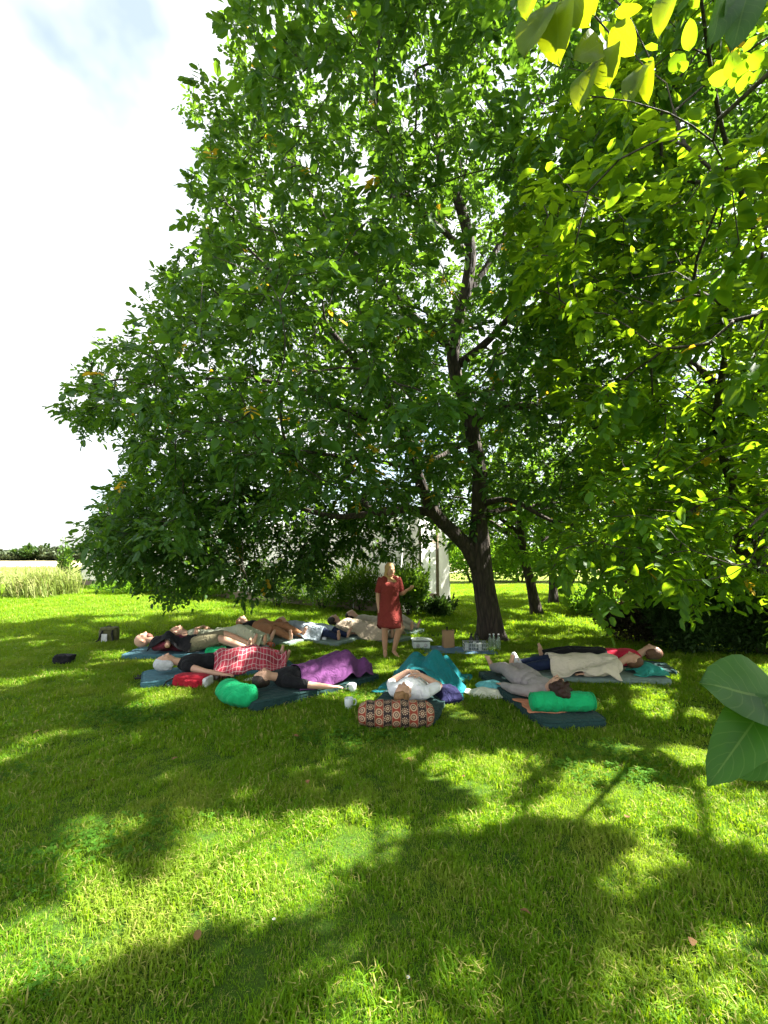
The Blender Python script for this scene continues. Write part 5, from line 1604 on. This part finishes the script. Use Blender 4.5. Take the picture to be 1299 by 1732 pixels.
def bottle(loc, label, mat, h=.24, r=.035, group=None, cap_mat='strap'):
    root = empty('bottle', loc, 0, label, 'bottle', group)
    mb = MB(); mb.lathe([(.0, 0), (r * .95, 0), (r, .01), (r, h * .62), (r * .8, h * .72), (r * .42, h * .8), (r * .38, h * .95), (0, h * .95)], k=16, cap=False)
    link('glass_body', mb.mesh('glass_body', True), mat, root)
    mb = MB(); mb.lathe([(0, h * .93), (r * .46, h * .93), (r * .46, h), (0, h)], k=14, cap=False)
    link('cap', mb.mesh('cap', True), M[cap_mat], root)
    return root
b = G(332, 1110)
r_ = bottle((b[0], b[1], 0), 'black flask with a white band beside the bald man', M['ceramic_dark'], .27, .042)
mb = MB(); mb.lathe([(.0428, .06), (.0432, .061), (.0432, .13), (.0428, .131)], k=16, cap=False); link('band', mb.mesh('band', True), M['trim_white'], r_)
b = G(361, 1113)
o = link('cushion', bolster_mesh('cushion', .34, .13, .085, wr=.01, seed=12, power=.6), M['cushion_green'], None, (b[0], b[1] + .1, 0), (0, 0, .1)); tag(o, 'small dark green cushion between the bald man and the plaid blanket', 'cushion')

def soft_box(name, size, mat, root, loc=(0, 0, 0), p=.35, seed=0, rot=None):
    """stuffed bag shape"""
    rng = np.random.default_rng(seed)
    th = np.linspace(0, 2 * np.pi, 28, endpoint=False)
    ph = np.linspace(-np.pi / 2 + .05, np.pi / 2 - .05, 14)
    f = lambda v, e: np.sign(v) * np.abs(v) ** e
    a = rng.random(4) * 6.28
    R = []
    for t in ph:
        w = 1 + .03 * np.sin(3 * th + a[0] + 4 * t) + .025 * np.sin(5 * th - 6 * t + a[1])
        R.append(np.stack([f(np.cos(t), p) * f(np.cos(th), p + .15) * size[0] / 2 * w, f(np.cos(t), p) * f(np.sin(th), p + .15) * size[1] / 2 * w, np.full(28, (f(np.sin(t), p + .1) + 1) * size[2] / 2)], 1))
    return link(name, MB().rings(R).mesh(name, True), mat, root, loc, rot)

def rucksack(loc, rz, label, mat, size, flap=True):
    root = empty('rucksack', loc, rz, label, 'bag')
    soft_box('pack_body', size, mat, root, seed=1)
    soft_box('front_pocket', (size[0] * .7, size[1] * .4, size[2] * .5), mat, root, (0, -size[1] * .45, size[2] * .05), seed=2)
    soft_box('top_flap', (size[0] * .9, size[1] * .95, size[2] * .22), mat, root, (0, -.02, size[2] * .82), seed=3)
    for k in (-1, 1):
        mb = MB()
        x = k * size[0] * .25
        mb.tube([(x, -size[1] * .35, size[2] * .92), (x * 1.1, -size[1] * .72, size[2] * .65), (x * 1.5, -size[1] * .85, size[2] * .2), (x * 2.2, -size[1] * 1.1, .015), (x * 3.0, -size[1] * .9, .012)], [.014, .018, .016, .012, .010], 8)
        link('strap', mb.mesh('strap', True), M['strap'], root)
    mb = MB(); mb.tube([(-.05, -size[1] * .2, size[2] * 1.0), (-.03, -size[1] * .2, size[2] * 1.12), (.03, -size[1] * .2, size[2] * 1.12), (.05, -size[1] * .2, size[2] * 1.0)], .009, 6); link('grab_loop', mb.mesh('grab_loop', True), M['strap'], root)
    return root
b = G(178, 1087); r_ = rucksack((b[0], b[1] + .12, 0), .2, 'olive rucksack with black straps standing alone on the lawn', M['olive'], (.34, .20, .27))
mb = MB(); mb.box((-.02, -.19, .10), (.10, .02, .15)); bevel(link('grey_panel', mb.mesh('grey_panel'), M['trim_white'], r_), .006)
b = G(104, 1124); root = empty('pouch', (b[0], b[1] + .06, 0), -.1, 'small black pouch lying alone on the grass', 'bag')
soft_box('pouch_body', (.32, .16, .13), M['black'], root, seed=6); soft_box('pouch_flap', (.30, .17, .05), M['black'], root, (.01, 0, .09), seed=7)
mb = MB(); mb.tube([(-.13, 0, .10), (-.08, -.06, .15), (.06, -.07, .15), (.13, -.02, .10)], .008, 6); link('strap', mb.mesh('strap', True), M['strap'], root)
b = G(318, 1165); root = empty('rucksack', (b[0], b[1] + .10, 0), -.12, 'red rucksack lying on its side beside the plaid blanket', 'bag')
soft_box('pack_body', (.46, .22, .16), M['bag_red'], root, seed=9); soft_box('side_pocket', (.20, .10, .11), M['bag_red'], root, (.06, -.10, .01), seed=10)
soft_box('end_trim', (.07, .20, .13), M['trim_white'], root, (.225, 0, .005), seed=11)
for k in (-1, 1):
    mb = MB(); mb.tube([(-.20, k * .05, .12), (-.29, k * .06 - .02, .08), (-.32, k * .05 - .06, .02), (-.24, k * .02 - .12, .014)], .011, 7); link('strap', mb.mesh('strap', True), M['strap' if k < 0 else 'trim_white'], root)
b = G(243, 1146); root = empty('sandals', (b[0], b[1], 0), .6, 'pair of black sandals at the head of the blue mat', 'sandals')
for k in (-1, 1):
    sl = soft_box('sole', (.25, .09, .03), M['strap'], root, (0, k * .06, 0), seed=12)
    mb = MB(); mb.tube([(.03, k * .06 - .042, .02), (.04, k * .06 - .03, .06), (.04, k * .06 + .03, .06), (.03, k * .06 + .042, .02)], .012, 6); link('sandal_band', mb.mesh('sandal_band', True), M['black'], root)
b = G(428, 1152); 
cloth_object('napkin', drape_mesh('napkin', [('e', np.array([0, 0, 0]), np.array([.06, .05, .03]))], -.09, .09, .06, .9, 0, 77, wr=.01, lift=.02), M['trim_white'], 'small white crumpled cloth beside the outstretched hand', 'cloth', (b[0], b[1], 0), .3)

# tea things below the trunk
c = G(778, 1104)
tz = cloth_object('groundsheet', drape_mesh('groundsheet', [], -.62, .62, .30, 2, 0, 61, wr=.004, lift=.02), M['tarp_blue'], 'blue groundsheet spread at the foot of the big walnut', 'groundsheet', (c[0], c[1] + .15, 0), -.06)
MATS.append((c[0], c[1] + .15, -.06, .6, .28))
b = G(713, 1099)
root = empty('camping_stove', (b[0], b[1] + .12, 0), .05, 'white camping stove with an open lid and two round burner marks', 'stove')
mb = MB(); mb.box((0, 0, .075), (.30, .22, .11)); bevel(link('stove_body', mb.mesh('stove_body'), M['white_metal'], root), .012)
mb = MB(); mb.rings([[(x, y, .135 + .03 * math.cos((x + .02) * 6) - (.05 * ((x + .15) / .05) ** 2 * .2 if x < -.1 else 0) + dz) for y, dz in ((-.13, 0), (.13, 0), (.13, .012), (-.13, .012))] for x in np.linspace(-.17, .20, 12)])
link('lid', mb.mesh('lid', False), M['white_metal'], root)
for x in (-.07, .07):
    mb = MB(); mb.lathe([(0, 0), (.032, 0), (.032, .012), (.022, .022), (0, .022)], k=18, cap=False); me = mb.mesh('knob', True); me.transform(Matrix.Rotation(math.pi / 2, 4, 'X')); link('knob', me, M['steel_mesh'], root, (x, -.11, .075))
for x in (-.12, .12):
    for y in (-.08, .08):
        mb = MB(); mb.box((x, y, .012), (.02, .02, .026)); link('foot', mb.mesh('foot'), M['dark_metal'], root)
b = G(759, 1098)
root = empty('paper_bag', (b[0], b[1] + .06, .024), .2, 'upright brown paper bag on the blue groundsheet', 'bag')
mb = MB()
R = []
for z, w, d_ in ((0, .10, .07), (.02, .102, .072), (.15, .098, .066), (.25, .10, .055), (.30, .104, .05)):
    R.append([(w * math.copysign(1, cx) if abs(cx) > .5 else w * cx * 2, d_ * math.copysign(1, sy) if abs(sy) > .5 else d_ * sy * 2, z + .008 * math.sin(cx * 5 + z * 30)) for cx, sy in ((1, -.4), (1, .4), (.4, 1), (-.4, 1), (-1, .4), (-1, -.4), (-.4, -1), (.4, -1))])
mb.rings(R, cap=False)
o = link('bag_paper', mb.mesh('bag_paper'), M['paper'], root); o.modifiers.new('thickness', 'SOLIDIFY').thickness = .003
bottle((b[0] - .02, b[1] + .05, .026), 'dark bottle standing in the brown paper bag', M['ceramic_dark'], .36, .034)
b = G(806, 1104)
root = empty('wire_crate', (b[0], b[1] + .12, .024), -.05, 'pale wire crate of glasses on the blue groundsheet', 'crate')
for z in (.012, .07, .13):
    mb = MB(); mb.tube([(-.20, -.13, z), (.20, -.13, z), (.20, .13, z), (-.20, .13, z), (-.20, -.13, z)], .005, 5); link('rail', mb.mesh('rail'), M['steel_mesh'], root)
for i in range(11):
    for y in (-.13, .13):
        mb = MB(); mb.tube([(-.2 + .04 * i, y, .0), (-.2 + .04 * i, y, .13)], .0035, 5); link('upright', mb.mesh('upright'), M['steel_mesh'], root)
for i in range(6):
    mb = MB(); mb.tube([(-.2 + .08 * i, -.13, .006), (-.2 + .08 * i, .13, .006)], .004, 5); link('floor_wire', mb.mesh('floor_wire'), M['steel_mesh'], root)
k = 0
for i in range(5):
    for j in range(2):
        g_ = empty('drinking_glass', (b[0] - .155 + .078 * i, b[1] + .06 + .10 * j, .035), 0, 'clear drinking glass upside down in the wire crate', 'glass', 'glasses in the wire crate')
        mb = MB(); mb.lathe([(.034, 0), (.030, .12), (0, .122), (0, .116), (.0275, .114), (.0315, 0)], k=14, cap=False); link('tumbler', mb.mesh('tumbler', True), M['glass'] if (i + j) % 3 else M['ceramic'], g_)
for i in range(3):
    bottle((b[0] + .27 + .075 * i, b[1] + .16 + .03 * (i % 2), .022), 'clear water bottle beside the wire crate', M['glass'], .27, .036, 'water bottles beside the wire crate', 'trim_white')
for i, (dx, dy) in enumerate(((-.03, .30), (.07, .31))):
    bottle((b[0] + dx, b[1] + dy, .022), 'dark flask standing behind the wire crate', M['dark_metal'], .25, .045, 'dark flasks behind the wire crate')

# ------------------------------------------------------------------ fallen leaves and daisies
frg = np.random.default_rng(71)
dl = [leaf_proto(s) for s in (20, 21, 22)]
for m_ in dl: m_.materials.append(M['dead_leaf'])
for px, py in ((66, 1243), (505, 1254), (780, 1323), (1172, 1605), (880, 1555), (335, 1608), (905, 1228), (520, 1330), (300, 1290), (1060, 1395), (690, 1290), (150, 1330)):
    b = G(px, py)
    o = link('fallen_leaf', dl[frg.integers(3)], None, None, (b[0], b[1], .045), (frg.uniform(-.5, .5), frg.uniform(-.5, .3), frg.uniform(0, 6.28)), (.05, .034, .06))
    tag(o, 'dry brown leaf lying on the lawn', 'leaf', 'fallen leaves on the lawn')
dm = MB()
for k in range(11):
    a = k * 2 * math.pi / 11
    c_, s_ = math.cos(a), math.sin(a)
    dm.add([(.004 * c_, .004 * s_, 0), (.013 * c_ - .0035 * s_, .013 * s_ + .0035 * c_, .002), (.017 * c_, .017 * s_, .001), (.013 * c_ + .0035 * s_, .013 * s_ - .0035 * c_, .002)], np.array([[0, 3, 2, 1]]))
petals = dm.mesh('petals')
disc = MB().lathe([(0, .003), (.004, .002), (.005, 0), (0, -.001)], k=8, cap=False).mesh('disc')
stalk = MB().tube([(0, 0, -.055), (.002, 0, -.02), (0, 0, 0)], .0012, 4).mesh('stalk')
for px, py in ((690, 1671), (612, 1105), (655, 1102), (463, 1570), (770, 1165)):
    b = G(px, py)
    r_ = empty('daisy', (b[0], b[1], .04), frg.uniform(0, 6), 'small white daisy in the lawn', 'flower', 'daisies in the lawn')
    r_.scale = (.5, .5, .6)
    link('petals', petals, M['petal'], r_); link('disc', disc, M['petal_yellow'], r_); link('stalk', stalk, M['blade'], r_)

# ------------------------------------------------------------------ grass
def tuft(seed, n, h, w, rad):
    r = np.random.default_rng(seed)
    b = np.zeros((n, 3)); a = r.random(n) * 6.28; q = np.sqrt(r.random(n)) * rad
    b[:, 0], b[:, 1] = np.cos(a) * q, np.sin(a) * q
    d = r.random(n) * 6.28
    lean = r.uniform(.15, 1.15, n)
    hh = h * r.uniform(.45, 1.25, n)
    dx = np.stack([np.cos(d), np.sin(d), np.zeros(n)], 1)
    sd = np.stack([-np.sin(d), np.cos(d), np.zeros(n)], 1)
    ww = (w * r.uniform(.6, 1.3, n))[:, None]
    up = np.array([0, 0, 1.0])
    m = b + dx * (lean * hh * .35)[:, None] + up * (hh * .6)[:, None]
    t = b + dx * (lean * hh * 1.0)[:, None] + up * (hh * (1 - .35 * lean))[:, None]
    V = np.stack([b - sd * ww, b + sd * ww, m + sd * ww * .8, m - sd * ww * .8, t], 1)
    i = np.arange(n)[:, None] * 5
    return np_mesh('tuft', V.reshape(-1, 3), [i + np.array([[0, 1, 2, 3]]), i + np.array([[3, 2, 4]])])

def scatter(name, pts, rot, scl, variants, mat, label, cat='grass'):
    """one grass object: tufts set on its points by a node group"""
    col = bpy.data.collections.new(name + '_tufts')
    for i, v in enumerate(variants):
        v.materials.append(mat)
        col.objects.link(bpy.data.objects.new('tuft', v))
    me = bpy.data.meshes.new(name)
    me.vertices.add(len(pts)); me.vertices.foreach_set('co', np.asarray(pts, np.float32).ravel())
    a1 = me.attributes.new('rot', 'FLOAT_VECTOR', 'POINT'); a1.data.foreach_set('vector', np.asarray(rot, np.float32).ravel())
    a2 = me.attributes.new('scl', 'FLOAT', 'POINT'); a2.data.foreach_set('value', np.asarray(scl, np.float32))
    o = link(name, me, None)
    ng = bpy.data.node_groups.new(name, 'GeometryNodeTree')
    ng.interface.new_socket('Geometry', in_out='INPUT', socket_type='NodeSocketGeometry')
    ng.interface.new_socket('Geometry', in_out='OUTPUT', socket_type='NodeSocketGeometry')
    N, K = ng.nodes, ng.links
    gi, go = N.new('NodeGroupInput'), N.new('NodeGroupOutput')
    ci = N.new('GeometryNodeCollectionInfo'); ci.inputs['Collection'].default_value = col
    ci.inputs['Separate Children'].default_value = True; ci.inputs['Reset Children'].default_value = True
    ip = N.new('GeometryNodeInstanceOnPoints'); ip.inputs['Pick Instance'].default_value = True
    rv = N.new('FunctionNodeRandomValue'); rv.data_type = 'INT'
    rv.inputs[4].default_value = 0; rv.inputs[5].default_value = len(variants) - 1
    na = N.new('GeometryNodeInputNamedAttribute'); na.data_type = 'FLOAT_VECTOR'; na.inputs['Name'].default_value = 'rot'
    nb = N.new('GeometryNodeInputNamedAttribute'); nb.data_type = 'FLOAT'; nb.inputs['Name'].default_value = 'scl'
    K.new(gi.outputs[0], ip.inputs['Points']); K.new(ci.outputs[0], ip.inputs['Instance']); K.new(rv.outputs[2], ip.inputs['Instance Index'])
    K.new(na.outputs[0], ip.inputs['Rotation']); K.new(nb.outputs[0], ip.inputs['Scale']); K.new(ip.outputs[0], go.inputs[0])
    md = o.modifiers.new('tufts', 'NODES'); md.node_group = ng
    tag(o, label, cat, kind='stuff')
    return o

def lawn_points(y0, y1, dens, rng, half=.98, pad=1.2):
    area = (half * (y0 + y1) + 2 * pad) * (y1 - y0)
    n = int(area * dens)
    y = rng.uniform(y0, y1, n * 2); x = rng.uniform(-1, 1, n * 2) * (half * y1 + pad)
    k = np.abs(x) < half * y + pad
    x, y = x[k], y[k]
    ok = np.ones(len(x), bool)
    for cx, cy, a, hx, hy in MATS:
        c_, s_ = math.cos(a), math.sin(a)
        u = (x - cx) * c_ + (y - cy) * s_; v = -(x - cx) * s_ + (y - cy) * c_
        ok &= ~((np.abs(u) < hx - .02) & (np.abs(v) < hy - .02))
    x, y = x[ok], y[ok]
    return np.stack([x, y, np.zeros(len(x))], 1)
grng = np.random.default_rng(91)
def patchy(p):
    r = np.random.default_rng(17)
    v = np.zeros(len(p))
    for w in (1.6, 1.1, .7, .5, .36, .28, .22, .18):
        for _ in range(2):
            a = r.random() * 6.28
            v += np.sin((p[:, 0] * math.cos(a) + p[:, 1] * math.sin(a)) * 6.28 / w + r.random() * 6.28 + 1.2 * np.sin(p[:, 1] * 2.1))
    return .92 + .19 * v
for nm, y0, y1, dens, n, h, w, rad, lab in (('lawn_grass', .7, 4.2, 820, 22, .036, .0019, .065, 'short mown grass of the lawn in front of the mats'), ('lawn_grass', 4.2, 9.5, 340, 30, .036, .0028, .10, 'short mown grass of the lawn around the mats'), ('lawn_grass', 9.5, 24, 62, 44, .055, .0045, .22, 'short grass of the lawn beyond the big walnut')):
    p = lawn_points(y0, y1, dens, grng)
    rot = np.stack([grng.normal(0, .08, len(p)), grng.normal(0, .08, len(p)), grng.uniform(0, 6.28, len(p))], 1)
    scatter(nm, p, rot, np.clip(patchy(p) * grng.uniform(.75, 1.2, len(p)), .48, 1.75), [tuft(i + int(y0 * 10), n, h, w, rad) for i in range(6)], M['blade'], lab)
# rough grass on the meadow edge
n = 2200
x = grng.uniform(-40, -9, n); y = grng.uniform(26 + 2 * np.sin(x), 42, n)
p = np.stack([x, y, np.zeros(n)], 1)
p = p[(np.abs(p[:, 0] / p[:, 1]) > .55)]
scatter('tall_grass', p, np.stack([np.zeros(len(p)), np.zeros(len(p)), grng.uniform(0, 6.28, len(p))], 1), grng.uniform(.6, 1.4, len(p)), [tuft(200 + i, 60, .42, .012, .4) for i in range(5)], M['tall_blade'], 'tall dry grass on the meadow edge')

def clover(seed, n, rad):
    r = np.random.default_rng(seed)
    V, F = [], []
    for i in range(n):
        a = r.random() * 6.28; q = math.sqrt(r.random()) * rad
        c = np.array([math.cos(a) * q, math.sin(a) * q, r.uniform(.02, .05)])
        a0 = r.random() * 6.28; sz = r.uniform(.009, .016); tl = r.normal(0, .25, 2)
        for k in range(3):
            b = a0 + k * 2.094
            d = np.array([math.cos(b), math.sin(b), 0]); e = np.array([-math.sin(b), math.cos(b), 0])
            i0 = len(V)
            for u, w in ((0, 0), (.6, -.5), (1.05, -.3), (1.05, .3), (.6, .5)):
                p = c + (d * u + e * w) * sz
                p[2] += (p[0] - c[0]) * tl[0] + (p[1] - c[1]) * tl[1] + .15 * sz * abs(w)
                V.append(p)
            F.append([i0, i0 + 1, i0 + 2, i0 + 3, i0 + 4])
    return np_mesh('clover', np.array(V), [np.array(F)])
p = lawn_points(.9, 7.0, 60, grng)
v = np.sin(p[:, 0] * 1.9 + 2 * np.sin(p[:, 1] * 1.3)) * np.sin(p[:, 1] * 2.4 - p[:, 0] * .8) + grng.normal(0, .25, len(p))
p = p[v > .72]
scatter('clover', p, np.stack([np.zeros(len(p)), np.zeros(len(p)), grng.uniform(0, 6.28, len(p))], 1), grng.uniform(.7, 1.3, len(p)), [clover(300 + i, 26, .11) for i in range(4)], M['clover'], 'clover growing in patches through the lawn', 'clover')

b = G(84, 1006)
n = 34
p = np.stack([b[0] + grng.normal(0, .42, n), b[1] + grng.normal(0, .5, n), np.zeros(n)], 1)
scatter('weed_clump', p, np.stack([grng.normal(0, .1, n), grng.normal(0, .1, n), grng.uniform(0, 6.28, n)], 1), grng.uniform(1.2, 2.3, n), [tuft(220 + i, 60, .55, .010, .25) for i in range(4)], M['tall_blade'], 'feathery pale weed clump standing on the meadow edge')
